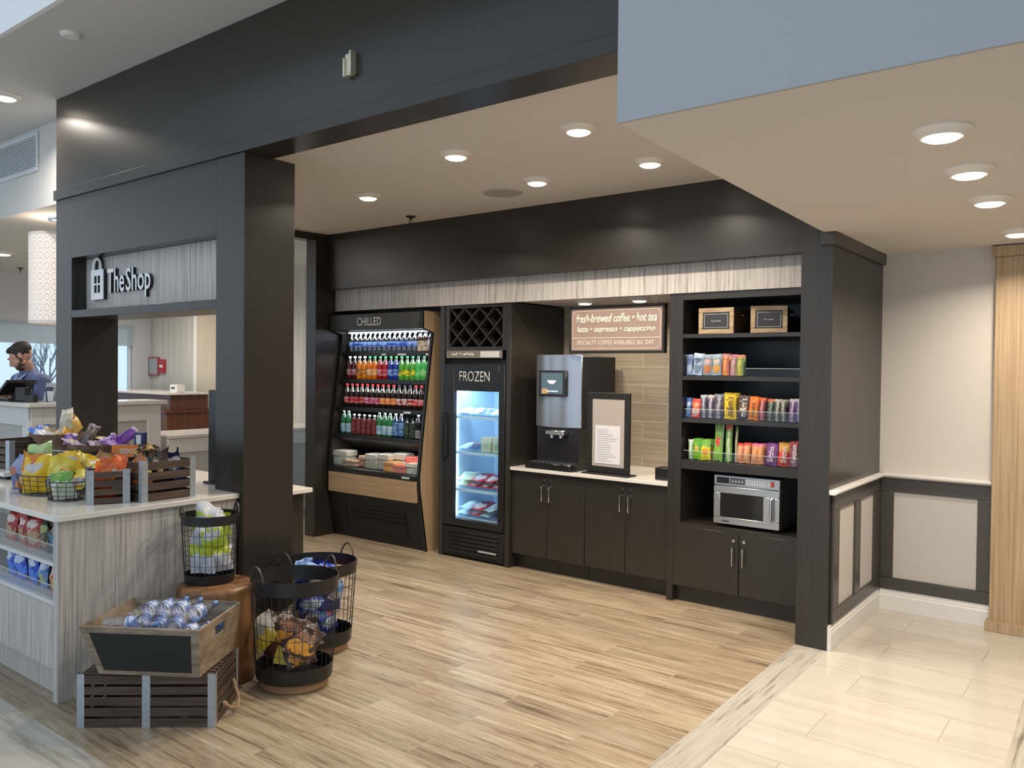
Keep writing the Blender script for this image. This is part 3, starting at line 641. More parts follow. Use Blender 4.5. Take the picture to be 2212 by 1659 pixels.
row(1.565, 5.505, -6.335, -5.225, [(drp, 'maroon soda bottle')]*2+[(orr, 'orange soda bottle')]*2+[(orp, 'bright orange soda bottle')]*2+[(red, 'cherry red soda bottle')]*2+[(blu, 'blue soda bottle')]*2+[(yel, 'green soda bottle, yellow label')]*3+[(grn, 'pale green soda bottle')]*3, 'second', 'soda bottles on the second shelf of the chilled case')
COLA = (0.020, 0.008, 0.006)
cok = soda('cola', COLA, (0.55, 0.02, 0.03), (0.72, 0.35, 0.36), CAPR); cpk = soda('cola_pink', COLA, (0.55, 0.05, 0.16), (0.75, 0.4, 0.5), CAPR)
cor = soda('cola_orange', COLA, (0.80, 0.20, 0.03), (0.85, 0.45, 0.2), CAPR); czb = soda('cola_dark', COLA, (0.35, 0.02, 0.02), (0.75, 0.68, 0.66), CAPK)
row(1.288, 5.475, -6.335, -5.225, [(cok, 'cola bottle with red label')]*4+[(cpk, 'cola bottle with pink label')]*3+[(cor, 'cola bottle with orange label')]*3+[(czb, 'black capped cola bottle')]*3+[(cok, 'cola bottle with red label')]*3, 'third', 'cola bottles on the third shelf of the chilled case')
gg = liquid('green_glass', (0.03, 0.20, 0.07)); per = bottle('sparkling_water_bottle', 0.248, 0.035, gg, lab('pale_blue', (0.20, 0.38, 0.55), (0.45, 0.62, 0.75)), CAPW, (0.08, 0.42))
jui = bottle('juice_bottle', 0.20, 0.031, liquid('dark_red', (0.16, 0.012, 0.012)), lab('dark_red', (0.14, 0.015, 0.015), (0.24, 0.06, 0.05), 30), CAPW, (0.04, 0.78))
blb = bottle('sparkling_water_bottle', 0.242, 0.033, liquid('navy', (0.01, 0.03, 0.10)), lab('sky', (0.06, 0.16, 0.38), (0.18, 0.34, 0.62)), CAPW, (0.08, 0.6))
dkb = bottle('coffee_bottle', 0.19, 0.031, liquid('black', (0.008, 0.012, 0.008)), lab('dark_green', (0.012, 0.02, 0.012), (0.05, 0.09, 0.05), 30), CAPK, (0.04, 0.78))
gyb = bottle('cola_glass_bottle', 0.236, 0.032, liquid('near_black', (0.01, 0.008, 0.012)), lab('grey', (0.22, 0.20, 0.24), (0.40, 0.38, 0.42), 60), CAPW, (0.05, 0.36))
row(1.022, 5.435, -6.335, -5.225, [(per, 'green sparkling water bottle')]*2+[(jui, 'dark red juice bottle')]*5+[(per, 'green sparkling water bottle')]*3+[(blb, 'blue labelled bottle')]*2+[(dkb, 'dark coffee bottle')]*2+[(gyb, 'dark bottle, grey label')]*2, 'lowest', 'bottles on the lowest shelf of the chilled case')

# ---------------------------------------------------------------- food packs in the well of the case
def clam(w, d, h, mtop, mfood, label, loc, rz, name='salad_box', cat='food box', g='food packs in the chilled well'):
    t = thing(name, label, cat, loc, rz, g)
    MB().prism([(-w/2, -d/2), (w/2, -d/2), (w/2, d/2), (-w/2, d/2)], 'z', 0.002, h*0.6).build('food', mfood, t, bevel=0.01)
    MB().prism([(-w/2-.004, -d/2-.004), (w/2+.004, -d/2-.004), (w/2+.004, d/2+.004), (-w/2-.004, d/2+.004)], 'z', h*0.62, h).build('lid', mtop, t, bevel=0.008)
LIDC = mat('frosted_lid', (0.50, 0.50, 0.46), 0.25, vary=0.2, bscale=50)
def fm(nm, c1, c2, s=70): return grain('food_'+nm, c1, c2, (s, s, s), 0.5, lo=0.42, hi=0.58, detail=3)
zf = 0.70
MB_floor = MB().box(0.03, W-0.03, 0.0, 0.60, 0.662, 0.70).build('well_tray', BLACKM, bpy.data.objects['chilled_case'])
FOOD = [(-6.30, .20, .14, .135, 'white', (0.40, 0.44, 0.30), (0.70, 0.72, 0.60), 'pale green wrap box at the left end of the chilled well', 5.42, 0, .03),
        (-6.17, .17, .10, .06, 'ham', (0.42, 0.20, 0.12), (0.75, 0.55, 0.40), 'ham sandwich pack lying second from left in the chilled well', 5.40, .2, 0),
        (-6.02, .16, .10, .10, 'brown_bread', (0.30, 0.14, 0.07), (0.72, 0.50, 0.32), 'brown bread sandwich pack, third from left in the chilled well', 5.46, -.2, 0),
        (-5.86, .16, .14, .13, 'nuts', (0.30, 0.27, 0.20), (0.62, 0.60, 0.52), 'clear salad box with white lid in the middle of the chilled well', 5.43, 0, 0),
        (-5.70, .15, .14, .14, 'grains', (0.32, 0.28, 0.24), (0.62, 0.58, 0.54), 'grey-lidded grain box right of the clear salad box', 5.44, 0, 0),
        (-5.55, .15, .12, .15, 'cream', (0.62, 0.50, 0.32), (0.80, 0.76, 0.66), 'tall white-topped yoghurt box behind the orange pack', 5.50, 0, 0),
        (-5.58, .14, .10, .085, 'orange', (0.90, 0.30, 0.02), (0.95, 0.45, 0.05), 'bright orange cheese pack in the chilled well', 5.375, 0, 0),
        (-5.44, .15, .11, .07, 'red', (0.70, 0.08, 0.03), (0.90, 0.25, 0.10), 'red fruit pack right of the orange cheese pack', 5.375, 0, 0),
        (-5.38, .16, .12, .13, 'pink', (0.70, 0.10, 0.08), (0.85, 0.30, 0.25), 'upright red snack pack at the back of the chilled well', 5.50, .1, 0),
        (-5.28, .17, .10, .09, 'green', (0.55, 0.55, 0.32), (0.80, 0.78, 0.62), 'pale flat wrap pack at the right end of the chilled well', 5.39, .05, 0)]
for x, w_, d, h, nm, c1, c2, label, y, rz, dz in FOOD:
    top = LIDC if nm in ('nuts', 'grains', 'cream', 'white') else fm(nm, c1, c2)
    clam(w_*1.02, d, h*1.15, top, fm(nm, c1, c2), label, (x, y, zf+0.001), rz, 'food_pack')
# ---------------------------------------------------------------- tall panels between the bays
def panel(x0, x1, label, y0=5.42, y1=6.21, z1=2.244):
    tag(MB().box(x0, x1, y0, y1, 0, z1).build('divider_panel', DARK, bevel=0.0015), label, 'panel')
panel(-5.02, -4.972, 'dark upright panel between the chilled case and the freezer')
panel(-4.262, -4.212, 'dark upright panel between the freezer and the coffee counter')
panel(-2.742, -2.692, 'dark upright panel between coffee counter and snack shelves')

# ---------------------------------------------------------------- wine rack above the freezer
t = thing('wine_rack', 'black diamond lattice wine rack above the freezer', 'rack', (-4.97, 5.43, 1.846))
MB().frame(0.0, 0.706, 0.0, 0.40, 0.05, 0, 0.02, 0.03).box(0, 0.706, 0.35, 0.37, 0, 0.40).box(0, 0.02, 0.02, 0.35, 0, 0.4).box(0.686, 0.706, 0.02, 0.35, 0, 0.4).build('frame', DARK, t)
b = MB(); wx, wz = 0.606, 0.34
def clipline(x0, z0, sgn):
    pts = []
    for s in [i*0.005 for i in range(0, 400)]:
        x = x0+s; z = z0+sgn*s
        if 0.05 <= x <= 0.656 and 0.03 <= z <= 0.37: pts.append((x, z))
    return (pts[0], pts[-1]) if len(pts) > 8 else None
for k in range(-4, 8):
    for sgn in (1, -1):
        ln = clipline(0.05, (0.03-0.17*k) if sgn == 1 else (0.03+0.17*k), sgn)
        if ln:
            (xa, za), (xb, zb) = ln; L_ = math.hypot(xb-xa, zb-za); a = math.atan2(zb-za, xb-xa)
            b.T = Matrix.Translation((xa, 0.006 if sgn == 1 else 0.012, za)) @ Matrix.Rotation(-a, 4, 'Y'); b.box(0, L_, 0, 0.25, -0.006, 0.006)
b.build('lattice', DARK, t)
SIGNG = mat('taupe_sign_face', (0.20, 0.17, 0.155), 0.5)
t = thing('wine_sign', 'narrow taupe sign strip reading red + white above the freezer door', 'sign', (-4.945, 5.418, 1.775))
MB().box(0, 0.64, 0, 0.008, 0, 0.068).build('sign_board', SIGNG, t, bevel=0.001)
text('red + white', 0.27, 0.034, 'lettering', mat('cream_lettering', (0.85, 0.82, 0.74), 0.5), t, (0.055, -0.001, 0.020), shear=0.25, off=0.02)
MB().box(0.40, 0.61, -0.002, 0.0, 0.008, 0.060).build('blank_label', mat('silver_label', (0.62, 0.62, 0.62), 0.35), t)

# ---------------------------------------------------------------- freezer
t = thing('upright_freezer', 'black upright freezer with lit glass door reading FROZEN', 'freezer', (-4.965, 5.42, 0))
W = 0.695
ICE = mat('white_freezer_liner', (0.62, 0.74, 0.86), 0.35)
MB().box(0, 0.045, 0.04, 0.70, 0.02, 1.765).box(W-0.045, W, 0.04, 0.70, 0.02, 1.765).box(0.045, W-0.045, 0.04, 0.70, 1.62, 1.765).box(0.045, W-0.045, 0.04, 0.70, 0.02, 0.30).box(0.045, W-0.045, 0.66, 0.70, 0.30, 1.62).build('cabinet', BLACKM, t)
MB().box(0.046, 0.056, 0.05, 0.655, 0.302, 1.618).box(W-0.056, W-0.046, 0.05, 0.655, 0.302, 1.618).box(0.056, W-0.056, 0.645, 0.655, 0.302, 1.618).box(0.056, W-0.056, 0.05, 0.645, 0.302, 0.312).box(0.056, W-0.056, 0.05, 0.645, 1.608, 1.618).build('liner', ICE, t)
b = MB()
for i in range(6): b.box(0.06, W-0.06, -0.012+0.002*(i % 2), 0.038, 0.05+i*0.036, 0.07+i*0.036)
b.box(0.0, W, 0.0, 0.035, 0.02, 0.275); g_ = b.build('grille', BLACKM, t, bevel=0.003)
MB().box(W-0.27, W-0.07, -0.0165, -0.012, 0.088, 0.104).build('badge', mat('silver_badge', (0.7, 0.7, 0.7), 0.3, metal=.6), g_)
d = MB().box(0.0, 0.122, -0.006, 0.036, 0.285, 1.722).box(W-0.065, W, -0.006, 0.036, 0.285, 1.722).box(0.122, W-0.065, -0.006, 0.036, 0.285, 0.352).box(0.122, W-0.065, -0.006, 0.036, 1.487, 1.722).build('door', BLACK, t, bevel=0.003)
MB().box(0.118, W-0.062, 0.010, 0.016, 0.345, 1.492).build('glass_pane', glassy('freezer_glass', (0.90, 0.97, 1.0), 0.05), d)
MB().tube([(0.02, -0.006, 0.86), (0.02, -0.035, 0.88), (0.02, -0.04, 1.0), (0.02, -0.04, 1.15), (0.02, -0.035, 1.27), (0.02, -0.006, 1.29)], 0.009, 8).build('handle', BLACK, d)
text('FROZEN', 0.345, 0.088, 'lettering', LETW, d, (0.185, -0.0075, 1.572), ext=0.001, off=-0.008)
MB().box(0.060, 0.075, 0.052, 0.064, 0.32, 1.60).build('led_strip', mat('ice_led', (0.9, 0.97, 1), 0.5, emit=(0.55, 0.80, 1.0), estr=9), t)
arealamp(t, (0.10, 0.075, 0.95), (0, rad(90), rad(30)), 1.2, 0.03, 10, (0.62, 0.82, 1.0))
arealamp(t, (W/2, 0.2, 1.60), (0, 0, 0), 0.5, 0.1, 5, (0.62, 0.82, 1.0))
WIRE = mat('white_wire_shelf', (0.62, 0.78, 0.90), 0.4)
FZ = [1.262, 0.945, 0.613, 0.36]
for z in FZ:
    b = MB().box(0.058, W-0.058, 0.055, 0.062, z-0.026, z)
    for i in range(16): b.box(0.062+i*0.0365, 0.067+i*0.0365, 0.062, 0.63, z-0.008, z-0.003)
    b.build('shelf', WIRE, t)
X0F = -4.965
def bagmesh(w, h, d, seed=0, crimp=0.07, nx=9, nz=12, crum=0.0):
    """pillow pack: puffed in the middle, flat crimped ends; stands on z=0, faces -y"""
    rnd = random.Random(seed); b = MB(); vs = []; fs = []
    ph = [rnd.uniform(0, 6) for _ in range(6)]
    for side in (-1, 1):
        for j in range(nz+1):
            v = j/nz
            for i in range(nx+1):
                u = i/nx
                pu = max(0, 1-abs(2*u-1)**2.6); pv = min(1, max(0, (min(v, 1-v)-crimp)/(0.5-crimp)))**0.55
                th = d/2*(pu**0.6)*pv
                th *= 1+0.12*math.sin(9*u+ph[0]+3*v)+0.10*math.sin(11*v+ph[1])
                x = (u-0.5)*w*(1-0.06*pv)+0.012*w*math.sin(7*v+ph[2]); z = v*h*(1-0.0*u)+0.01*h*math.sin(6*u+ph[3])
                y = side*th+(0.015*h*math.sin(14*u+ph[4]) if (v < crimp or v > 1-crimp) else 0)
                if crum:                              # creased, slumped bag
                    k = crum*h
                    y += k*(0.55*math.sin(2.6*v+ph[4])*v*v+0.16*math.sin(8*u+5*v+ph[5])*v+side*0.10*math.sin(13*u-9*v+ph[1])*pu*pv+0.12*math.sin(5*u+ph[2])*max(0, v-0.8)*5)
                    x += k*(0.30*math.sin(3.1*v+ph[0])*v-0.22*(u-0.5)*max(0, v-0.6)*(1+math.sin(ph[3]))*2); z += k*(0.14*math.sin(7*u+ph[5])*v-0.10*abs(math.sin(4*u+ph[2]))*max(0, v-.7)*3)
                vs.append((x, y, z))
    n = (nx+1)*(nz+1)
    for j in range(nz):
        for i in range(nx):
            a = j*(nx+1)+i; q = (a, a+1, a+nx+2, a+nx+1)
            fs.append(q); fs.append(tuple(k+n for k in q[::-1]))
    edge = [i for i in range(nx)]+[nx+j*(nx+1) for j in range(nz)]+[nz*(nx+1)+nx-i for i in range(nx)]+[(nz-j)*(nx+1) for j in range(nz)]
    for k in range(len(edge)):
        a, c = edge[k], edge[(k+1) % len(edge)]
        fs.append((c, a, a+n, c+n))
    b.add(vs, fs); return b
BAGC = {}; VAR = [0]
def bag(name, w, h, d, m, loc, rot, label, group=None, cat='snack bag', parent=None, seed=None):
    """one packet of its own; repeats share mesh data"""
    v_ = VAR[0] = (VAR[0]+1) % 3                # three differently creased shapes of each packet
    soft = name in ('snack_bag', 'cookie_pack', 'snack_bar', 'candy_bar')
    key = (name, w, h, d, m.name, v_ if soft else 0)
    if key in BAGC: o = BAGC[key].copy(); C.objects.link(o)
    else: o = bagmesh(w, h, d, len(BAGC)*7+3 if seed is None else seed, crum=(0.30 if name in ('snack_bag', 'cookie_pack') else 0.2) if soft else 0.0).build(name, m, ang=80); BAGC[key] = o
    o.location = loc; o.rotation_euler = [rad(a) for a in rot]
    return tag(o, label, cat, group)
P_ = {}
def pk(nm, main, c2, c3, style='oval', rough=0.32): return package('printed_'+nm, main, c2, c3, style, rough)
pz_w = pk('frost_white', (0.55, 0.66, 0.75), (0.30, 0.42, 0.55), (0.75, 0.82, 0.85), 'band')
pz_r = pk('frost_red', (0.62, 0.05, 0.10), (0.75, 0.70, 0.72), (0.20, 0.03, 0.05), 'oval')
pz_c = pk('frost_cream', (0.68, 0.68, 0.50), (0.80, 0.82, 0.70), (0.50, 0.60, 0.50), 'band')
pz_b = pk('frost_blue', (0.10, 0.14, 0.24), (0.35, 0.40, 0.50), (0.55, 0.30, 0.28), 'split')
for si, (rowname, z, cols, hh) in enumerate((('top', FZ[0], [pz_w, pz_w, pz_b, pz_w], 0.05), ('second', FZ[1], [pz_w, pz_b, pz_c, pz_c], 0.13), ('third', FZ[2], [pz_c, pz_r, pz_r, pz_r], 0.10), ('bottom', FZ[3], [pz_w, pz_r, pz_w, pz_b], 0.11))):
    for i, m_ in enumerate(cols):
        cn = {pz_w.name: 'pale', pz_r.name: 'red', pz_c.name: 'cream', pz_b.name: 'dark'}[m_.name]
        x = X0F+0.15+i*0.128
        if hh > 0.12 and cn == 'cream':
            o = MB().box(-0.055, 0.055, -0.08, 0.08, 0, 0.135).build('frozen_box', m_, bevel=0.004, loc=(x, 5.60, z+0.001))
            tag(o, 'cream frozen meal box, %s from left on the %s freezer shelf' % (ORD[i], rowname), 'food box', 'packs on the freezer shelves')
        else:
            bag('frozen_pack', 0.15, 0.20, 0.05, m_, (x, 5.50, z+0.025), (-78, 0, random.uniform(-15, 15)), '%s frozen pack, %s from left on the %s freezer shelf' % (cn, ORD[i], rowname), 'packs on the freezer shelves', 'food pack')
            if rowname in ('third', 'bottom'):
                bag('frozen_pack', 0.15, 0.20, 0.05, m_, (x+0.03, 5.50, z+0.075), (-75, 0, random.uniform(-25, 25)), '%s frozen pack, upper layer, %s from left on the %s freezer shelf' % (cn, ORD[i], rowname), 'packs on the freezer shelves', 'food pack')

# ---------------------------------------------------------------- coffee counter
def pull(parent, x, y, z, h=0.13):
    b = MB().tube([(x, y, z), (x, y-0.028, z+0.005), (x, y-0.03, z+0.02), (x, y-0.03, z+h-0.02), (x, y-0.028, z+h-0.005), (x, y, z+h)], 0.005, 8)
    b.build('handle', CHROME, parent)
def knob(parent, x, y, z): MB().cyl((x, y, z), (x, y-0.012, z), 0.012, 0.011, 14).build('lock', CHROME, parent)
def cabinet(x0, x1, zt, label, yf=5.47, zb=0.125):
    t = thing('base_cabinet', label, 'cabinet', (x0, yf, 0), 0, 'dark base cabinets with chrome pulls')
    w = x1-x0
    MB().box(0.001, w-0.001, 0.0, 0.72, zb, zt).box(0.001, w-0.001, 0.055, 0.07, 0, zb).build('body', DARK, t)
    for k in (0, 1):
        a = 0.002+k*w/2; c = a+w/2-0.004
        d = MB().box(a, c, -0.02, -0.001, zb+0.003, zt-0.006).build('door', DARK, t, bevel=0.0015)
        hx = c-0.035 if k == 0 else a+0.035
        pull(d, hx, -0.02, zt-0.235); knob(d, hx+0.004, -0.02, zt-0.062)
cabinet(-4.211, -3.478, 0.83, 'dark two-door base cabinet under the coffee machine')
cabinet(-3.476, -2.743, 0.83, 'dark two-door base cabinet under the menu stand')
t = thing('worktop', 'white stone worktop along the coffee counter', 'worktop', (-4.211, 5.42, 0.832))
MB().box(0, 1.468, 0, 0.798, 0, 0.028).build('slab', STONE, t, bevel=0.003)

# coffee machine
t = thing('coffee_machine', 'tall silver and black coffee machine on the worktop', 'coffee machine', (-4.06, 5.46, 0.861))
K2 = mat('gloss_black_plastic', (0.016, 0.016, 0.018), 0.22)
MB().box(0.01, 0.455, 0.301, 0.66, 0.0, 0.344).box(0.01, 0.455, 0.125, 0.66, 0.345, 0.935).build('housing', BLACKM, t, bevel=0.008)
SILV = mat('satin_silver_door', (0.40, 0.44, 0.50), 0.26, metal=0.75)
b = MB(); arc = [(0.005+0.455*i/12, 0.06+0.055*((2*i/12-1)**2)) for i in range(13)]
b.prism(arc+[(0.46, 0.124), (0.005, 0.124)], 'z', 0.345, 0.945)
fr_ = b.build('front_door', SILV, t, bevel=0.004)
MB().box(0.075, 0.355, 0.044, 0.07, 0.60, 0.815).build('screen_frame', K2, fr_, bevel=0.008)
s_ = MB().box(0.112, 0.322, 0.041, 0.0438, 0.622, 0.795).build('screen', mat('dim_display', (0.05, 0.08, 0.10), 0.2, emit=(0.06, 0.09, 0.11), estr=1.0), fr_)
MB().lathe([(0.02, 0), (0.042, 0.02), (0.045, 0.028), (0.001, 0.028)], 18, 1, 0.06, (0.215, 0.039, 0.705)).box(0.165, 0.275, 0.0385, 0.0405, 0.640, 0.648).build('cup_picture', mat('display_white', (0.8, 0.85, 0.9), 0.3, emit=(0.8, 0.88, 0.95), estr=0.8), s_)
MB().box(0.114, 0.175, 0.0395, 0.0408, 0.623, 0.665).build('glow_picture', mat('display_amber', (0.3, 0.2, 0.1), 0.3, emit=(0.45, 0.30, 0.12), estr=0.8), s_)
MB().prism([(0.03, 0.10), (0.45, 0.10), (0.45, 0.30), (0.03, 0.30)], 'z', 0.055, 0.344).build('brewing_recess', K2, t)
b = MB().prism([(0.16, 0.03), (0.34, 0.03), (0.35, 0.10), (0.15, 0.10)], 'z', 0.285, 0.325); b.cyl((0.21, 0.06, 0.285), (0.21, 0.06, 0.255), 0.018); b.cyl((0.30, 0.06, 0.285), (0.30, 0.06, 0.255), 0.018)
b.build('nozzle', CHROME, t, bevel=0.006)
b = MB().prism([(-0.015, -0.01), (0.45, -0.03), (0.465, 0.03), (0.46, 0.24), (0.0, 0.24)], 'z', 0.0, 0.055)
dt = b.build('drip_tray', K2, t, bevel=0.006)
b = MB()
for i in range(10): b.box(0.03+i*0.042, 0.045+i*0.042, 0.0, 0.09, 0.0555, 0.059)
b.build('grate', STEEL, dt)
text('coffee', 0.10, 0.022, 'lettering', mat('dark_embossed', (0.004, 0.004, 0.005), 0.5), t, (0.17, 0.0985, 0.12))

# menu stand
t = thing('menu_stand', 'black framed menu stand with white paper sheet on the worktop', 'sign stand', (-3.515, 5.54, 0.861), rad(-3))
MB().frame(0.0, 0.40, 0.012, 0.645, 0.048, -0.012, 0.012, 0.05).box(0.04, 0.36, 0.0, 0.010, 0.05, 0.60).build('frame', BLACKM, t, bevel=0.003)
MB().box(-0.01, 0.42, -0.07, 0.07, 0.0, 0.010).build('base', BLACKM, t, bevel=0.003)
MB().box(0.05, 0.35, -0.006, -0.001, 0.062, 0.595).build('backing_card', mat('taupe_card', (0.42, 0.37, 0.34), 0.6), t)
PAPER = mat('white_paper', (0.70, 0.70, 0.72), 0.6)
p = MB().box(0.080, 0.315, -0.009, -0.0065, 0.085, 0.385).build('paper_sheet', PAPER, t)
b = MB()
for i in range(15): b.box(0.10, 0.10+random.uniform(0.10, 0.19), -0.0098, -0.0091, 0.105+i*0.0175, 0.109+i*0.0175)
b.build('print_lines', mat('grey_print', (0.35, 0.35, 0.38), 0.6), p)
t = thing('napkin_holder', 'small black box at the right end of the worktop', 'box', (-2.90, 5.52, 0.861))
MB().box(0, 0.14, 0, 0.12, 0, 0.09).build('body', K2, t, bevel=0.004)
MB().box(0.02, 0.12, 0.02, 0.10, 0.0905, 0.096).build('lid', BLACKM, t, bevel=0.002)

# hanging sign board
t = thing('coffee_sign', 'hanging brown sign board listing coffee drinks above the counter', 'sign', (-3.67, 5.52, 1.83))
MB().frame(-0.012, 0.842, -0.014, 0.360, 0.022, -0.015, 0.03).box(0.0, 0.83, 0.0, 0.025, 0.0, 0.345).build('frame', BLACKM, t, bevel=0.002)
BRN = mat('printed_rose_brown', (0.34, 0.245, 0.21), 0.5); LINE = mat('cream_print', (0.88, 0.80, 0.66), 0.5); CW = mat('cream_white_print', (0.95, 0.90, 0.75), 0.5)
MB().box(0.010, 0.820, -0.0135, -0.001, 0.008, 0.338).build('board', BRN, t)
b = MB()
def rr(x0, x1, z0, z1, r, n=6):
    pts = []
    for cx, cz, a0, k in ((x1-r, z1-r, 0, 1), (x0+r, z1-r, 90, 1), (x0, z0, 180, 0), (x1-r, z0+r, 270, 1)):
        if k: pts += [(cx+r*math.cos(rad(a0+90*i/n)), cz+r*math.sin(rad(a0+90*i/n))) for i in range(n+1)]
        else: pts.append((cx, cz))
    return pts
pp = rr(0.022, 0.808, 0.022, 0.322, 0.04)
b.tube([(x, -0.0145, z) for x, z in pp], 0.0022, 4, closed=True); b.box(0.022, 0.808, -0.0155, -0.0137, 0.104, 0.108)
b.build('border_line', LINE, t)
text('fresh-brewed coffee \u2022 hot tea', 0.725, 0.072, 'lettering', CW, t, (0.052, -0.0145, 0.225), shear=0.28, off=0.022)
text('latte \u2022 espresso \u2022 cappuccino', 0.705, 0.062, 'lettering', CW, t, (0.060, -0.0145, 0.138), shear=0.28, off=0.022)
text('SPECIALTY COFFEE AVAILABLE ALL DAY', 0.69, 0.034, 'lettering', LINE, t, (0.066, -0.0145, 0.054), sp=1.15)
b = MB()
for x in (0.06, 0.76):
    for k in range(3): b.T = Matrix.Translation((x, 0.01, 0.358+k*0.022)) @ Matrix.Rotation(k % 2*PI/2, 4, 'Z'); b.tube([(0.006*math.cos(a), 0, 0.013*math.sin(a)) for a in [2*PI*i/10 for i in range(10)]], 0.0016, 5, closed=True)
b.build('chain', CHROME, t)
# ---------------------------------------------------------------- snack shelf unit
t = thing('shelf_unit', 'tall dark shelf unit with snacks, microwave niche and two doors', 'shelf unit', (-2.692, 5.42, 0))
W = 1.022
b = MB().box(0, 0.055, 0, 0.77, 0.12, 2.244).box(W-0.03, W, 0, 0.77, 0.12, 2.244).box(0.055, W-0.03, 0.72, 0.77, 0.12, 2.244).box(0.055, W-0.03, 0, 0.72, 2.195, 2.244)
b.box(0.002, W-0.002, 0.06, 0.08, 0, 0.12)
b.build('body', DARK, t, bevel=0.001)
SZ = {'top': 1.950, 'second': 1.648, 'third': 1.342, 'fourth': 1.04}
for k, z in SZ.items():
    MB().box(0.056, W-0.031, 0.002, 0.719, z-(0.065 if k == 'fourth' else 0.03), z).build('shelf', DARK, t, bevel=0.0015)
MB().box(0.0555, W-0.0305, 0.002, 0.719, 0.545, 0.585).build('niche_floor', DARK, t, bevel=0.001)
for k in (0, 1):
    a = 0.004+k*0.500; c = a+0.495+(0.015 if k else 0)
    d = MB().box(a, c, -0.002, 0.018-0.002, 0.125, 0.558).build('door', DARK, t, bevel=0.0015)
    hx = c-0.035 if k == 0 else a+0.035
    pull(d, hx, -0.002, 0.33); knob(d, hx+0.002, -0.002, 0.505)
# crates on the top shelf
CRW = grain('rustic_pale_wood', (0.33, 0.22, 0.12), (0.60, 0.45, 0.29), (4, 40, 40), 0.6, (0.47, 0.34, 0.21))
CRD = grain('rustic_brown_wood', (0.07, 0.04, 0.02), (0.14, 0.085, 0.04), (30, 3, 30), 0.6)
SLATE = mat('slate_label', (0.035, 0.035, 0.045), 0.6)
CHALK = mat('chalk_white', (0.6, 0.62, 0.6), 0.7)
def label_crate(x, y, z, w, h, d, rz, s, label):
    t = thing('label_crate', label, 'crate', (x, y, z), rz, 'rustic crates on the top shelf')
    MB().frame(0, w, 0, h, 0.032, 0, 0.015).box(0.02, w-0.02, 0.006, 0.015, 0.02, h-0.02).build('front_frame', CRW, t, bevel=0.002)
    MB().box(0.001, 0.013, 0.0155, d, 0.001, h-0.008).box(w-0.013, w-0.001, 0.0155, d, 0.001, h-0.008).box(0.013, w-0.013, d-0.012, d, 0.001, h-0.01).box(0.013, w-0.013, 0.0155, d-0.012, 0.001, 0.012).build('box', CRD, t, bevel=0.001)
    lb = MB().box(0.034, w-0.034, 0.002, 0.0055, 0.034, h-0.034).build('slate', SLATE, t)
    MB().frame(0.044, w-0.044, 0.044, h-0.044, 0.0025, 0.0008, 0.0018).build('chalk_border', CHALK, lb)
    text(s, w*0.27, 0.013, 'lettering', CHALK, lb, (w*0.365, 0.001, h*0.46), ext=0.0005, off=0.01)
    b = MB().tube([(w, d*0.35, h*0.72), (w+0.018, d*0.35, h*0.74), (w+0.020, d*0.5, h*0.9), (w+0.018, d*0.65, h*0.74), (w, d*0.65, h*0.72)], 0.003, 6)
    b.build('handle', CHROME, t)
label_crate(-2.545, 5.48, 1.951, 0.265, 0.185, 0.40, 0, 'Granola', 'rustic pale framed crate with slate label, left on the top shelf')
label_crate(-2.165, 5.50, 1.951, 0.245, 0.190, 0.36, rad(14), 'Cup', 'rustic pale framed crate with side handle, right on the top shelf')
# acrylic bins
ACR = glassy('clear_acrylic', (0.96, 0.97, 0.975), 0.0, 0.12)
def acrylic(x0, x1, z, h, y0, y1, label, parts=0):
    t = thing('acrylic_bin', label, 'bin', (x0, y0, z), 0, 'clear acrylic bins on the snack shelves')
    w = x1-x0; d = y1-y0
    b = MB().box(0, w, 0, 0.004, 0.0, h).box(0, 0.004, 0.004, d, 0.0, h).box(w-0.004, w, 0.004, d, 0, h).box(0.004, w-0.004, 0.004, d, 0, 0.003)
    for i in range(1, parts): x = w*i/parts; b.box(x-0.0015, x+0.0015, 0.004, d, 0.003, h)
    b.build('tray', ACR, t)
    MB().box(0, w, -0.0005, 0.0045, h, h+0.003).build('rim', mat('acrylic_edge', (0.55, 0.6, 0.6), 0.2), t)
acrylic(-2.632, -2.18, 1.649, 0.145, 5.45, 5.72, 'clear acrylic bin of sachets, left on the second shelf', 5)
acrylic(-2.175, -1.73, 1.649, 0.055, 5.45, 5.72, 'low empty acrylic bin, right on the second shelf', 2)
acrylic(-2.632, -1.73, 1.343, 0.065, 5.45, 5.72, 'wide acrylic bin of chocolate packs on the third shelf', 13)
acrylic(-2.632, -1.73, 1.041, 0.065, 5.45, 5.72, 'wide acrylic bin of sweets on the fourth shelf', 12)
def rowpacks(items, z, y, group, shelf, lean=-4):
    n = 0
    for x, w_, h_, d_, nm, main, c2, c3, st, desc in items:
        m_ = pk(nm, main, c2, c3, st); rot = random.uniform(-4, 4)
        lbl = '%s, %s from left on the %s shelf' % (desc, ORD[n], shelf); n += 1
        bag('candy_pack', w_, h_, d_, m_, (x, y, z+0.004), (lean, rot, random.uniform(-8, 8)), lbl, group, 'snack pack')
        if h_ < 0.2:
            bag('candy_pack', w_, h_, d_, m_, (x+random.uniform(-.003, .003), y+0.05, z+0.004), (lean, random.uniform(-4, 4), random.uniform(-8, 8)),
                '%s behind the %s front pack of the %s shelf' % (desc, ORD[n-1], shelf), group, 'snack pack')
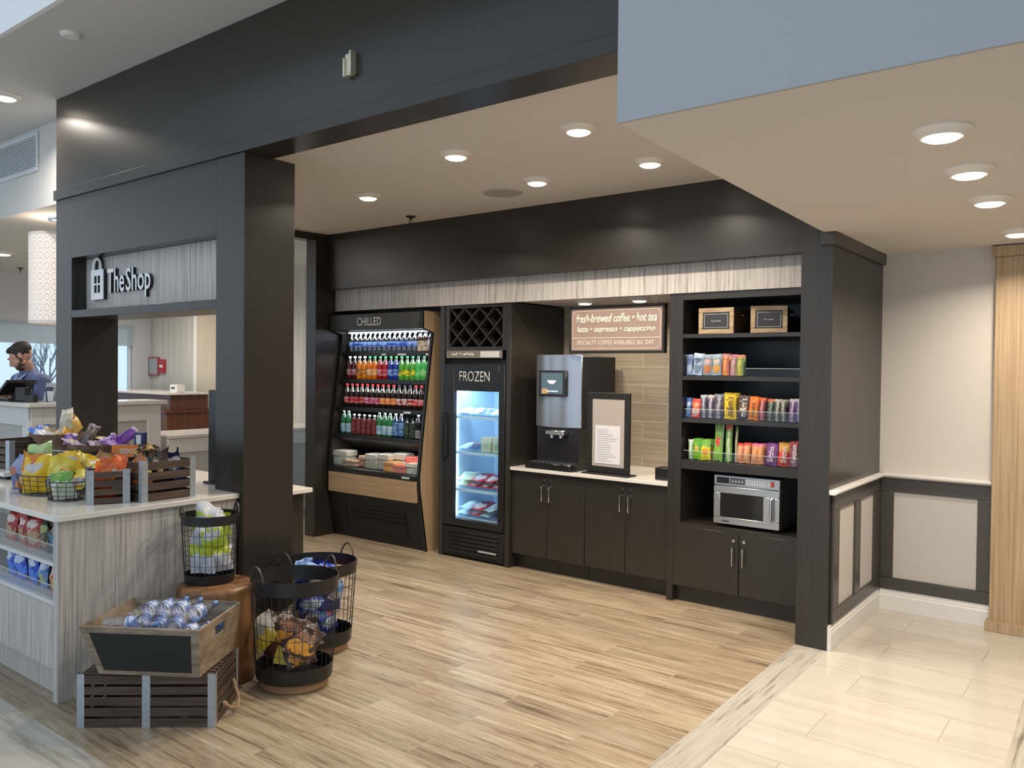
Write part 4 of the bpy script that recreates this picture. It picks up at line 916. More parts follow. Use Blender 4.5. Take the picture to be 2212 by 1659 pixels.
rowA = [(-2.605, .045, .15, .02, 'pale_blue', (.30, .40, .65), (.6, .7, .8), (.2, .25, .4), 'oval', 'slim blue sachet'),
        (-2.545, .075, .158, .03, 'ice_blue', (.55, .66, .82), (.30, .38, .50), (.10, .13, .25), 'oval', 'pale blue snack sachet'),
        (-2.465, .072, .15, .03, 'orange_fruit', (.35, .45, .52), (.75, .30, .08), (.80, .45, .40), 'oval', 'blue sachet with orange fruit'),
        (-2.395, .072, .152, .03, 'gold_nut', (.40, .52, .60), (.80, .45, .08), (.75, .60, .45), 'oval', 'blue sachet with golden nuts'),
        (-2.33, .055, .155, .025, 'brick_orange', (.72, .22, .10), (.85, .45, .12), (.5, .2, .2), 'bar', 'brick orange bar wrapper'),
        (-2.275, .045, .15, .025, 'dusty_pink', (.60, .30, .30), (.75, .5, .45), (.5, .1, .2), 'bar', 'dusty pink bar wrapper'),
        (-2.225, .055, .145, .025, 'lime', (.35, .45, .10), (.70, .55, .10), (.7, .2, .1), 'bar', 'lime and red bar wrapper')]
specB = [(-2.612, .04, .14, 'sky', (.10, .22, .50), (.25, .40, .65), (.6, .7, .8), 'oval', 'slim blue packet'),
         (-2.557, .068, .135, 'coral', (.75, .10, .08), (.85, .65, .62), (.8, .4, .2), 'oval', 'coral red chocolate pack'),
         (-2.490, .05, .165, 'silver_blue', (.10, .10, .16), (.45, .45, .52), (.5, .55, .6), 'bar', 'black and silver chocolate bar'),
         (-2.442, .05, .165, 'silver_violet', (.13, .10, .17), (.50, .48, .56), (.6, .55, .5), 'bar', 'dark violet chocolate bar'),
         (-2.382, .075, .175, 'cookies_cream', (.10, .09, .13), (.42, .40, .46), (.3, .3, .35), 'bar', 'dark grey chocolate bar'),
         (-2.292, .088, .185, 'yellow_mm', (.82, .62, .02), (.80, .60, .03), (.85, .65, .05), 'band', 'bright yellow chocolate bag'),
         (-2.200, .085, .17, 'brown_mm', (.10, .06, .05), (.12, .07, .06), (.35, .08, .05), 'band', 'dark brown chocolate bag'),
         (-2.128, .066, .162, 'cup_orange', (.85, .25, .02), (.85, .42, .03), (.80, .22, .02), 'oval', 'bright orange peanut cup pack'),
         (-2.066, .05, .155, 'pepper_red', (.20, .05, .06), (.62, .25, .28), (.7, .15, .05), 'bar', 'dark red candy bar'),
         (-2.010, .05, .15, 'green_black', (.06, .09, .07), (.25, .30, .26), (.6, .2, .1), 'bar', 'green black candy bar'),
         (-1.962, .048, .150, 'grey_olive', (.09, .09, .08), (.45, .46, .40), (.5, .5, .45), 'bar', 'grey olive candy bar'),
         (-1.915, .048, .148, 'grey_stone', (.10, .10, .09), (.42, .43, .38), (.4, .4, .35), 'bar', 'stone grey candy bar'),
         (-1.860, .05, .155, 'violet', (.20, .10, .26), (.45, .38, .52), (.5, .5, .55), 'bar', 'violet candy bar'),
         (-1.810, .05, .155, 'indigo', (.14, .10, .24), (.42, .42, .55), (.5, .5, .55), 'bar', 'indigo candy bar'),
         (-1.752, .052, .15, 'scarlet', (.65, .05, .03), (.75, .35, .30), (.7, .1, .05), 'bar', 'scarlet candy bar')]
rowB = [(x, w_, h_, .026, nm, a, b2, c_, st, d_) for x, w_, h_, nm, a, b2, c_, st, d_ in specB]
specC = [(-2.585, .04, .14, 'white_green', (.35, .55, .30), (.80, .85, .80), (.7, .8, .7), 'bar', 'white and green candy pack'),
         (-2.538, .06, .15, 'lime_green', (.30, .60, .03), (.15, .45, .05), (.8, .5, .1), 'split', 'lime green sour candy pack'),
         (-2.472, .078, .148, 'sour_yellow', (.80, .72, .03), (.25, .50, .10), (.85, .40, .05), 'band', 'yellow sour candy pack'),
         (-2.380, .066, .262, 'straw_green', (.30, .55, .08), (.30, .50, .20), (.70, .05, .04), 'split', 'tall green candy straw pack with red foot'),
         (-2.300, .05, .262, 'straw_lime', (.22, .45, .12), (.62, .66, .48), (.65, .2, .12), 'bar', 'tall slim green candy straw pack'),
         (-2.245, .02, .255, 'straw_pale', (.40, .45, .30), (.6, .55, .4), (.2, .4, .1), 'bar', 'very slim upright candy straw'),
         (-2.218, .045, .135, 'peach_a', (.78, .36, .20), (.85, .48, .28), (.65, .05, .05), 'bar', 'peach orange gum pack'),
         (-2.170, .048, .14, 'peach_b', (.80, .38, .18), (.85, .50, .30), (.70, .08, .06), 'bar', 'peach gum pack with red top'),
         (-2.115, .045, .14, 'pink_a', (.80, .40, .20), (.82, .48, .25), (.80, .20, .35), 'bar', 'peach gum pack with pink top'),
         (-2.068, .045, .14, 'pink_b', (.78, .36, .16), (.80, .42, .20), (.85, .25, .45), 'bar', 'deep peach gum pack'),
         (-1.995, .082, .148, 'grape', (.26, .08, .32), (.28, .09, .34), (.45, .12, .5), 'band', 'purple candy pack'),
         (-1.910, .080, .158, 'fruit_red', (.72, .07, .03), (.75, .45, .10), (.7, .1, .05), 'band', 'red fruit candy pack'),
         (-1.835, .07, .172, 'twist', (.30, .08, .14), (.50, .32, .40), (.55, .12, .12), 'bar', 'burgundy liquorice pack, leaning'),
         (-1.762, .055, .15, 'night', (.10, .07, .20), (.40, .38, .45), (.2, .1, .3), 'bar', 'dark night-blue candy pack')]
rowC = [(x, w_, h_, .026, nm, a, b2, c_, st, d_) for x, w_, h_, nm, a, b2, c_, st, d_ in specC]
rowpacks(rowA, 1.651, 5.47, 'snack sachets on the second shelf', 'second')
rowpacks(rowB, 1.345, 5.475, 'chocolate packs on the third shelf', 'third')
rowpacks(rowC, 1.043, 5.475, 'sweet packs on the fourth shelf', 'fourth')
# lettering that can be read on the larger packs
WL = mat('white_print', (0.85, 0.84, 0.80), 0.4); KL = mat('brown_print', (0.10, 0.05, 0.03), 0.4)
def vlet(s, x, z, L_, h, m_, y):
    """lettering running up a standing pack, parented to it"""
    for o in C.objects:
        if o.name.startswith('candy_pack') and abs(o.location.x-x) < 0.004 and abs(o.location.y-y) < 0.002 and abs(o.location.z-z) < .03:
            tx = text(s, L_, h, 'lettering', m_, o, (h/2, -0.0185, 0.022), (PI/2, -PI/2, 0), ext=0.0004, off=0.01); return
vlet("m&m's", -2.292, 1.345, .135, .052, KL, 5.475); vlet("m&m's", -2.200, 1.345, .125, .05, WL, 5.475)
vlet("REESE'S", -2.128, 1.345, .10, .022, KL, 5.475)
vlet('Skittles', -1.995, 1.043, .105, .04, WL, 5.475); vlet('Skittles', -1.910, 1.043, .11, .038, WL, 5.475); vlet('Twizzlers', -1.835, 1.043, .125, .03, WL, 5.475)

# ---------------------------------------------------------------- microwave
t = thing('microwave', 'stainless steel microwave oven in the dark niche', 'microwave', (-2.40, 5.46, 0.606))
MB().box(0, 0.475, 0.022, 0.47, 0, 0.345).build('body', STEEL, t, bevel=0.004)
b = MB()
for x in (0.04, 0.43):
    for y in (0.06, 0.42): b.cyl((x, y, -0.0195), (x, y, 0), 0.014)
b.build('feet', BLACKM, t)
d = MB().frame(0.0, 0.475, 0.0, 0.268, 0.05, 0.0, 0.021, 0.05).box(0.36, 0.426, 0.0, 0.021, 0.05, 0.218).build('door', STEEL, t, bevel=0.003)
MB().box(0.0505, 0.3595, 0.004, 0.015, 0.0505, 0.2175).build('window', mat('dark_oven_glass', (0.02, 0.02, 0.02), 0.08), d)
MB().tube([(0.425, 0.0, 0.05), (0.425, -0.03, 0.06), (0.425, -0.032, 0.13), (0.425, -0.03, 0.205), (0.425, 0.0, 0.215)], 0.009, 8).build('handle', CHROME, d)
text('Amana', 0.055, 0.016, 'lettering', mat('navy_print', (0.03, 0.04, 0.16), 0.4), d, (0.062, -0.001, 0.017), shear=0.2, off=0.02)
cp = MB().box(0.0, 0.475, 0.004, 0.021, 0.272, 0.345).build('control_panel', STEEL, t, bevel=0.004)
MB().box(0.022, 0.112, 0.001, 0.0035, 0.288, 0.330).build('display', K2, cp)
MB().box(0.120, 0.228, 0.001, 0.0035, 0.288, 0.330).build('button_strip', mat('dark_grey_pad', (0.10, 0.10, 0.12), 0.5), cp)
b = MB()
for i in range(9): b.box(0.235+i*0.019, 0.251+i*0.019, 0.0008, 0.0035, 0.290, 0.307).box(0.235+i*0.019, 0.251+i*0.019, 0.0008, 0.0035, 0.311, 0.328)
b.build('keypad', mat('pale_keys', (0.62, 0.68, 0.72), 0.5), cp)
MB().box(0.412, 0.434, 0.0008, 0.0035, 0.290, 0.328).build('stop_key', mat('red_key', (0.55, 0.08, 0.05), 0.5), cp)
b = MB()
for i in range(4): b.box(0.135+i*0.023, 0.146+i*0.023, 0.0004, 0.0009, 0.302, 0.314)
b.build('key_print', mat('pale_key_print', (0.6, 0.6, 0.6), 0.5), cp)
# ---------------------------------------------------------------- slatted crates with galvanised corners
BRS = grain('dark_brown_stained_slat', (0.045, 0.028, 0.020), (0.115, 0.075, 0.055), (3, 30, 60), 0.55, (0.075, 0.048, 0.034), bump=0.2)
BRSY = grain('dark_brown_stained_slat_crosswise', (0.045, 0.028, 0.020), (0.115, 0.075, 0.055), (30, 3, 60), 0.55, (0.075, 0.048, 0.034), bump=0.2)
GALV = mat('galvanised_steel', (0.42, 0.47, 0.52), 0.42, metal=0.55, vary=0.25, bscale=40)
ROPE = mat('jute_rope', (0.40, 0.27, 0.16), 0.9, bump=0.8, bscale=300)
def slat_crate(t, w, d, h, n, mid=False, closed_top=False, gapf=0.20, rope=False, sw=0.034):
    """crate: x along the front (width w), y depth, z height; n slats per side"""
    pz = h/n; sh = pz*(1-gapf); th = 0.010
    for y0, nm in ((0, 'front_side'), (d-th, 'back_side')):
        b = MB()
        for i in range(n): b.box(0.003, w-0.003, y0, y0+th, i*pz+0.001, i*pz+sh)
        b.build(nm, BRS, t, bevel=0.0015)
    for x0 in (0.003, w-th-0.003):
        b = MB()
        for i in range(n): b.box(x0, x0+th, th+0.0005, d-th-0.0005, i*pz+0.001, i*pz+sh)
        b.build('end_side', BRSY, t, bevel=0.0015)
    b = MB(); zt = h-0.012 if closed_top else 0.001
    m_ = 9 if closed_top else 5
    for i in range(m_): yy = th+0.002+i*(d-2*th)/m_; b.box(0.014, w-0.014, yy, yy+(d-2*th)/m_*(0.62 if closed_top else 0.9), zt, zt+0.009)
    b.build('slatted_top' if closed_top else 'bottom', BRS, t, bevel=0.001)
    e = 0.0015
    for cx, sx in ((0, 1), (w, -1)):
        for cy, sy in ((0, 1), (d, -1)):
            b = MB(); xa, xb = sorted((cx, cx+sx*sw)); ya, yb = sorted((cy-sy*e, cy)); b.box(xa, xb, ya, yb, 0, h)
            xa, xb = sorted((cx, cx+sx*e)); ya, yb = sorted((cy, cy+sy*sw*0.8)); b.box(xa, xb, ya, yb, 0, h)
            b.build('corner_strip', GALV, t)
    if mid: MB().box(w/2-sw*.55, w/2+sw*.55, -e, 0, 0, h).build('middle_strip', GALV, t)
    if rope:
        b = MB().tube([(w+0.004, d*0.30, h*0.30), (w+0.035, d*0.33, h*0.18), (w+0.055, d*0.45, h*0.11), (w+0.045, d*0.62, h*0.20), (w+0.02, d*0.70, h*0.36), (w+0.004, d*0.74, h*0.52)], 0.008, 8)
        b.ball((w+0.010, d*0.30, h*0.27), 0.014).build('rope_handle', ROPE, t)
A = math.atan2(2.137-1.734, -3.381+3.867)
t = thing('slatted_crate', 'dark slatted wooden crate with three galvanised strips lying upside down on floor', 'crate', (-3.867, 1.734, 0), A)
slat_crate(t, 0.632, 0.352, 0.250, 5, True, True, rope=True)

# ---------------------------------------------------------------- chalkboard tray of water bottles
TANW = grain('weathered_tan_wood', (0.15, 0.115, 0.085), (0.36, 0.29, 0.22), (5, 30, 30), 0.6, (0.25, 0.195, 0.145), bump=0.25)
TANX = grain('weathered_tan_wood_side', (0.16, 0.12, 0.08), (0.36, 0.28, 0.20), (30, 5, 22), 0.6, (0.26, 0.20, 0.14), bump=0.25)
TA = rad(33.5)
t = thing('chalkboard_crate', 'flared tan wooden crate with chalkboard front, filled with water bottles', 'crate', (-3.845, 1.728, 0.2515), TA)
wt, dt_, hb = 0.575, 0.475, 0.225           # top width, top depth, height
xb0, xb1, yb0, yb1 = 0.085, 0.565, 0.055, 0.40   # foot rectangle
def quadwall(b, p, th):
    """a board from four corner points, thickened along its normal"""
    P4 = [Vector(q) for q in p]; nrm = (P4[1]-P4[0]).cross(P4[3]-P4[0]).normalized()*th
    b.add(P4+[q+nrm for q in P4], [(0, 3, 2, 1), (4, 5, 6, 7), (0, 1, 5, 4), (1, 2, 6, 5), (2, 3, 7, 6), (3, 0, 4, 7)])
def lerp3(a, c, t_): return Vector(a).lerp(Vector(c), t_)
f = [(xb0, yb0-0.03, 0), (xb1, yb0-0.03, 0), (wt, 0, hb), (0, 0, hb)]
def strip4(q, u0, u1, v0, v1):
    def pt(u, v): return lerp3(lerp3(q[0], q[1], u), lerp3(q[3], q[2], u), v)
    return [pt(u0, v0), pt(u1, v0), pt(u1, v1), pt(u0, v1)]
b = MB(); quadwall(b, strip4(f, 0, 1, 0, .10), -0.016); quadwall(b, strip4(f, 0, 1, .87, 1), -0.016); quadwall(b, strip4(f, 0, .075, .10, .87), -0.016); quadwall(b, strip4(f, .925, 1, .10, .87), -0.016)
b.build('front_frame', TANW, t, bevel=0.002)
b = MB(); quadwall(b, strip4(f, .07, .93, .09, .88), -0.006); b.build('chalkboard', mat('chalkboard_black', (0.012, 0.013, 0.012), 0.7), t)
R4 = [(xb1, yb0-0.028, 0.0), (xb1, yb1, 0), (wt, dt_, hb), (wt, 0.002, hb)]
b = MB()
quadwall(b, strip4(R4, 0, 1, 0, .62), -0.012); quadwall(b, strip4(R4, 0, 1, .84, 1), -0.012); quadwall(b, strip4(R4, 0, .36, .62, .84), -0.012); quadwall(b, strip4(R4, .64, 1, .62, .84), -0.012)
b.build('end_board', TANX, t, bevel=0.0015)
L4 = [(xb0, yb1, 0), (xb0, yb0-0.028, 0), (0, 0.002, hb), (0, dt_, hb)]
b = MB(); quadwall(b, L4, -0.012); b.build('end_board', TANX, t, bevel=0.0015)
B4 = [(xb1, yb1, 0), (xb0, yb1, 0), (0, dt_, hb), (wt, dt_, hb)]
b = MB(); quadwall(b, B4, -0.012); b.build('back_board', TANW, t, bevel=0.0015)
MB().prism([(xb0+.01, yb0-.02), (xb1-.01, yb0-.02), (xb1-.01, yb1-.01), (xb0+.01, yb1-.01)], 'z', 0.001, 0.012).build('bottom', TANW, t)
TM = Matrix.Translation((-3.845, 1.728, 0.2515)) @ Matrix.Rotation(TA, 4, 'Z')
LB2 = lab('crate_water', (0.16, 0.24, 0.50), (0.55, 0.62, 0.80))
WGL = glassy('clear_water_bottle_bright', (0.86, 0.91, 1.0), 0.16, 0.12)
nt = WGL.node_tree; no = nt.nodes.new('ShaderNodeTexNoise'); no.inputs['Scale'].default_value = 90; bp = nt.nodes.new('ShaderNodeBump'); bp.inputs['Strength'].default_value = 1.0; bp.inputs['Distance'].default_value = 0.01
tc = nt.nodes.new('ShaderNodeTexCoord'); nt.links.new(tc.outputs['Object'], no.inputs['Vector']); nt.links.new(no.outputs['Fac'], bp.inputs['Height'])
for q in nt.nodes:
    if q.type in ('BSDF_GLOSSY', 'FRESNEL'): nt.links.new(bp.outputs['Normal'], q.inputs['Normal'])
wb = bottle('water_bottle', 0.255, 0.039, WGL, LB2, mat('blue_clear_cap', (0.10, 0.25, 0.55), 0.3), (0.42, 0.60), clear=True)
wspots = [  # local x, y, z of the base centre, heading of the neck, pitch
    (0.155, 0.075, 0.058, 84, 2, ''), (0.235, 0.075, 0.058, 86, 2, ''), (0.315, 0.075, 0.058, 88, 2, ''), (0.395, 0.075, 0.058, 86, 2, ''), (0.475, 0.075, 0.058, 84, 2, ''),
    (0.150, 0.115, 0.130, 78, 8, ''), (0.235, 0.110, 0.130, 74, 8, ''), (0.320, 0.110, 0.130, 76, 8, ''), (0.405, 0.075, 0.125, 74, 3, ''), (0.500, 0.055, 0.125, 82, 3, ''),
    (0.070, 0.095, 0.190, 6, 0, ''), (0.135, 0.195, 0.185, 68, 7, ''), (0.215, 0.185, 0.195, 66, 8, ''), (0.300, 0.175, 0.195, 68, 8, ''), (0.385, 0.175, 0.180, 70, 8, '')]
wlab = ['front left corner, under the others', 'bottom row, second from left', 'bottom row, middle', 'bottom row, second from right', 'bottom row, right corner',
        'left side, middle layer', 'middle layer, second from left', 'middle layer, third from left', 'right of centre near the front board', 'slanting along the right end board',
        'lying crosswise on top at front left', 'top layer, leftmost slanting', 'top layer, second slanting', 'top layer, third slanting', 'top layer, rightmost slanting']
for i, (x, y, z, hd, pt_, _) in enumerate(wspots):
    M_ = TM @ Matrix.Translation((x, y, z+0.018)) @ Matrix.Rotation(rad(hd), 4, 'Z') @ Matrix.Rotation(PI/2-rad(pt_), 4, 'Y')
    o = wb if i == 0 else copy_tree(wb)
    o.location = M_.to_translation(); o.rotation_euler = M_.to_euler()
    tag(o, 'water bottle in the chalkboard crate, '+wlab[i], 'bottle', 'water bottles in the chalkboard crate')

# ---------------------------------------------------------------- wooden stump
m, nt, bs = new_mat('stump_wood'); n = nt.nodes; L = nt.links
tc = n.new('ShaderNodeTexCoord'); mp = n.new('ShaderNodeMapping'); mp.inputs['Scale'].default_value = (12, 12, 0.7); L.new(tc.outputs['Object'], mp.inputs[0])
no = n.new('ShaderNodeTexNoise'); no.inputs['Scale'].default_value = 1.4; no.inputs['Detail'].default_value = 6; no.inputs['Distortion'].default_value = 0.25; L.new(mp.outputs[0], no.inputs[0])
cr = n.new('ShaderNodeValToRGB'); cr.color_ramp.elements[0].position = .32; cr.color_ramp.elements[1].position = .68; cr.color_ramp.elements[0].color = (0.07, 0.030, 0.013, 1); cr.color_ramp.elements[1].color = (0.30, 0.15, 0.065, 1)
e = cr.color_ramp.elements.new(.5); e.color = (0.17, 0.078, 0.032, 1)
L.new(no.outputs[0], cr.inputs[0]); L.new(cr.outputs[0], bs.inputs['Base Color']); bs.inputs['Roughness'].default_value = 0.38
vs = []; fs = []; N = 48
ring = [(0.205, 0.0), (0.213, 0.01), (0.212, 0.10), (0.207, 0.25), (0.203, 0.40), (0.203, 0.485), (0.196, 0.502), (0.180, 0.509), (0.001, 0.509)]
for r, z in ring:
    for k in range(N):
        a = 2*PI*k/N; q = 1+0.015*math.sin(3*a+0.7)+0.02*math.sin(5*a+z*2); vs.append((r*q*math.cos(a), r*q*math.sin(a), z))
for i in range(len(ring)-1):
    for k in range(N): fs.append((i*N+k, i*N+(k+1) % N, (i+1)*N+(k+1) % N, (i+1)*N+k))
fs.append(tuple(range(N))[::-1])
tag(MB().add(vs, fs).build('wood_stump', m, loc=(-3.945, 2.50, 0), ang=60), 'polished reddish wood stump standing between island and dark column', 'stump')

# ---------------------------------------------------------------- wire baskets
WICK = mat('woven_seagrass_foot', (0.33, 0.20, 0.11), 0.85, bump=0.9, bscale=160, vary=0.4)
WIREM = mat('black_wire', (0.012, 0.012, 0.014), 0.45)
HANDM = mat('dark_bronze_handle', (0.05, 0.035, 0.028), 0.4)
def wire_basket(t, rt_, rb, z0, H, band_t, band_b, nv, nh, foot=None, hrot=0.0, sy=0.88, handle=0.075):
    def r_at(z): return rb+(rt_-rb)*(z-z0)/(H-z0)
    MB().lathe([(r_at(H-band_t), H-band_t), (r_at(H-band_t)+0.004, H-band_t+0.004), (r_at(H-band_t/2)+0.002, H-band_t/2), (rt_+0.004, H-0.006), (rt_+0.004, H), (rt_-0.003, H), (r_at(H-band_t)-0.004, H-band_t), (r_at(H-band_t), H-band_t)], 40, 1, sy, cap=False).build('rim_band', BLACK, t)
    MB().lathe([(0.001, z0+0.004), (rb-0.004, z0+0.004), (r_at(z0+band_b)-0.004, z0+band_b), (r_at(z0+band_b)+0.003, z0+band_b), (r_at(z0+band_b*.6)+0.002, z0+band_b*.6), (rb+0.004, z0+band_b*0.2), (rb, z0), (0.001, z0)], 40, 1, sy, cap=False).build('base_band', BLACK, t)
    b = MB()
    for k in range(nv):
        a = 2*PI*k/nv; z1, z2 = z0+band_b, H-band_t
        b.tube([(r_at(z1)*math.cos(a), r_at(z1)*sy*math.sin(a), z1-0.004), (r_at(z2)*math.cos(a), r_at(z2)*sy*math.sin(a), z2+0.004)], 0.0017, 4)
    for i in range(1, nh+1):
        z = z0+band_b+(H-band_t-z0-band_b)*i/(nh+1); r = r_at(z)
        b.tube([((r-.002)*math.cos(a), (r-.002)*sy*math.sin(a), z) for a in [2*PI*k/36 for k in range(36)]], 0.0017, 4, closed=True)
    b.build('wire_grid', WIREM, t)
    for s in (0, PI):
        c = Matrix.Rotation(hrot+s, 4, 'Z'); b = MB()
        pts = []
        for i in range(13):
            u = i/12; a = -0.27+0.54*u; ph = hrot+s+a
            pts.append((rt_*1.01*math.cos(ph), rt_*1.01*sy*math.sin(ph), H-0.015+handle*math.sin(PI*u)**0.6))
        b.tube(pts, 0.005, 6).build('handle', HANDM, t)
    if foot: MB().lathe([(foot*0.95, 0), (foot, 0.008), (foot, z0-0.006), (foot*0.9, z0-0.001), (0.001, z0-0.001)], 40, 1, sy).build('seagrass_foot', WICK, t)
t = thing('wire_basket', 'tall black wire basket of cookie packs, in front on the floor', 'basket', (-3.525, 2.695, 0), rad(35), 'black wire baskets')
wire_basket(t, 0.228, 0.196, 0.05, 0.585, 0.075, 0.075, 34, 4, 0.178, rad(48), handle=0.085)
t = thing('wire_basket', 'tall black wire basket of blue snack bags behind the front basket', 'basket', (-3.88, 3.13, 0), rad(35), 'black wire baskets')
wire_basket(t, 0.232, 0.20, 0.05, 0.53, 0.07, 0.075, 34, 4, 0.18, rad(52), handle=0.085)
t = thing('wire_basket', 'black wire basket of white and green bags on the wood stump', 'basket', (-4.005, 2.495, 0.5095), rad(35), 'black wire baskets')
wire_basket(t, 0.150, 0.128, 0.0, 0.370, 0.052, 0.048, 28, 4, None, rad(40), 0.92, 0.06)
def pile(cx, cy, items, name, w_, h_, d_, cat, grp, where):
    for i, (dx, dy, z, rx, ry, rz, m_, desc) in enumerate(items):
        bag(name, w_, h_, d_, m_, (cx+dx, cy+dy, z), (rx, ry, rz), '%s %s' % (desc, where), grp, cat)
ck_o = pk('cookie_orange', (0.10, 0.045, 0.03), (0.72, 0.38, 0.05), (0.30, 0.14, 0.06), 'oval')
ck_y = pk('cookie_yellow', (0.72, 0.55, 0.10), (0.75, 0.70, 0.58), (0.45, 0.42, 0.36), 'split')
ck_b = pk('cookie_brown', (0.06, 0.025, 0.018), (0.22, 0.09, 0.05), (0.35, 0.30, 0.28), 'oval')
ck_s = pk('cookie_silver', (0.40, 0.38, 0.42), (0.12, 0.08, 0.08), (0.60, 0.58, 0.60), 'split')
G_ = 'cookie packs in the front wire basket'
pile(-3.525, 2.695, [
    (.03, -.06, .125, -32, 4, 38, ck_y, 'pale yellow cookie pack standing low at the front'), (.10, -.02, .125, -28, -12, 62, ck_o, 'cookie pack with orange biscuits low at the right'),
    (-.10, -.05, .125, -30, 10, 15, ck_b, 'dark brown cookie pack low at the left'), (-.02, .06, .125, -4, 0, 40, ck_b, 'dark brown cookie pack low in the middle'),
    (.05, -.02, .20, -62, 12, 30, ck_s, 'silver cookie pack lying across the middle'), (-.10, .02, .225, -50, -10, 60, ck_b, 'brown cookie pack lying at left'),
    (.09, .03, .22, -55, 5, 70, ck_b, 'brown cookie pack lying at right'), (-.07, -.10, .225, -18, -40, 25, ck_y, 'yellow cookie pack poking out left'),
    (-.01, -.06, .21, -14, 18, 36, ck_o, 'top cookie pack with two orange biscuits'), (.09, -.06, .18, -45, 30, 45, ck_o, 'orange biscuit pack leaning right')],
    'cookie_pack', .16, .165, .05, 'snack pack', G_, 'in the front wire basket')
sb1 = pk('snack_blue', (0.015, 0.07, 0.42), (0.60, 0.70, 0.85), (0.65, 0.15, 0.12), 'oval'); sb2 = pk('snack_deep_blue', (0.01, 0.04, 0.26), (0.20, 0.35, 0.65), (0.60, 0.58, 0.55), 'split')
it = []
for i in range(14):
    a = i*2.4; rr_ = 0.11 if i % 3 else 0.02; zz = 0.125+0.115*(i//5)
    words = ['bottom layer, front', 'bottom layer, right', 'bottom layer, left', 'bottom layer, back', 'bottom layer, centre', 'middle layer, front', 'middle layer, right', 'middle layer, left', 'middle layer, back', 'middle layer, centre', 'top layer, front', 'top layer, right', 'top layer, left', 'top layer, back']
    ang = {'front': -50, 'right': 10, 'left': 190, 'back': 100, 'centre': 0}[words[i].split(', ')[1]]
    r2 = 0 if 'centre' in words[i] else 0.105
    it.append((r2*math.cos(rad(ang)), r2*math.sin(rad(ang)), zz, random.uniform(-14, -2), random.uniform(-14, 14), ang+90+random.uniform(-15, 15), sb1 if i % 2 else sb2, ('bright' if i % 2 else 'deep')+' blue snack bag, '+words[i]+','))
pile(-3.88, 3.13, it, 'snack_bag', .15, .17, .06, 'snack bag', 'blue bags in the rear wire basket', 'in the rear wire basket')
wg1 = pk('white_lime_top', (0.68, 0.70, 0.76), (0.52, 0.60, 0.03), (0.55, 0.60, 0.70), 'band'); wg2 = pk('lime_white_top', (0.52, 0.62, 0.08), (0.72, 0.73, 0.76), (0.68, 0.70, 0.74), 'band'); wg3 = pk('white_purple', (0.66, 0.68, 0.74), (0.09, 0.03, 0.25), (0.62, 0.68, 0.10), 'split')
wx_, wy_ = -4.005, 2.495
pile(wx_, wy_, [(.03, -.06, .565, -6, 0, 38, wg1, 'white and lime bag standing at the front'), (-.05, -.04, .565, -4, 8, 0, wg3, 'white bag with purple edge at lower left'), (.06, .03, .565, -6, -6, 70, wg1, 'white bag at lower right'),
    (0, .03, .60, -60, 0, 45, wg2, 'lime topped bag lying in the lower middle'), (-.02, -.05, .69, -16, 10, 25, wg1, 'white bag at the middle front'), (.06, 0, .70, -20, -14, 60, wg2, 'lime and white bag at middle right'),
    (-.01, .05, .72, -10, 4, 40, wg1, 'white bag in the upper back'), (-.035, -.02, .775, -10, 14, 35, wg2, 'lime topped bag rising above the rim'), (.05, .03, .745, -22, -20, 50, wg2, 'lime bag leaning at the right rim')],
    'snack_bag', .135, .155, .055, 'snack bag', 'white and green bags in the stump basket', 'in the stump basket')
ZT = 0.9355
UR = (0.79, 0.612)   # along the picture's right, and away from it, on the floor plan
def uv(cx, cy, u, v): return (cx+0.79*u-0.612*v, cy+0.612*u+0.79*v)
# ---------------------------------------------------------------- snacks in the island's open shelves
def rowbags(items, z, y, grp, shelf):
    for i, (x, m_, w_, h_, desc) in enumerate(items):
        bag('snack_bag', w_, h_, .055, m_, (x, y+random.uniform(0, .01), z), (-9, random.uniform(-4, 4), random.uniform(-10, 10)), '%s, %s from right on the island %s shelf' % (desc, ORD[i], shelf), grp)
        bag('snack_bag', w_, h_, .055, m_, (x-.01, y+0.085, z), (-9, random.uniform(-4, 4), random.uniform(-10, 10)), '%s behind the %s one on the island %s shelf' % (desc, ORD[i], shelf), grp)
rd = pk('chips_red', (0.45, 0.02, 0.03), (0.55, 0.40, 0.25), (0.75, 0.65, 0.60), 'oval'); dk1 = pk('chips_dark_green', (0.06, 0.07, 0.05), (0.35, 0.25, 0.14), (0.35, 0.42, 0.08), 'oval')
dk2 = pk('chips_dark_teal', (0.05, 0.06, 0.07), (0.30, 0.28, 0.25), (0.03, 0.25, 0.42), 'band'); dk3 = pk('chips_dark_orange', (0.06, 0.05, 0.05), (0.60, 0.40, 0.18), (0.65, 0.16, 0.04), 'band')
bl1 = pk('chips_blue', (0.02, 0.12, 0.60), (0.10, 0.30, 0.85), (0.60, 0.70, 0.85), 'oval'); bl2 = pk('cookie_bag_blue', (0.12, 0.28, 0.62), (0.45, 0.50, 0.30), (0.60, 0.70, 0.85), 'oval'); rd2 = pk('chips_bright_red', (0.55, 0.03, 0.03), (0.72, 0.42, 0.12), (0.75, 0.62, 0.50), 'oval')
rowbags([(-4.33, dk3, .13, .17, 'dark bag with orange top'), (-4.45, dk2, .12, .175, 'dark bag with teal top'), (-4.57, dk1, .12, .165, 'dark green snack bag'), (-4.70, rd, .14, .18, 'red corn chip bag'), (-4.86, rd, .14, .18, 'red corn chip bag'), (-5.01, rd, .14, .18, 'red corn chip bag')], 0.694, 1.88, 'snack bags on the upper island shelf', 'upper')
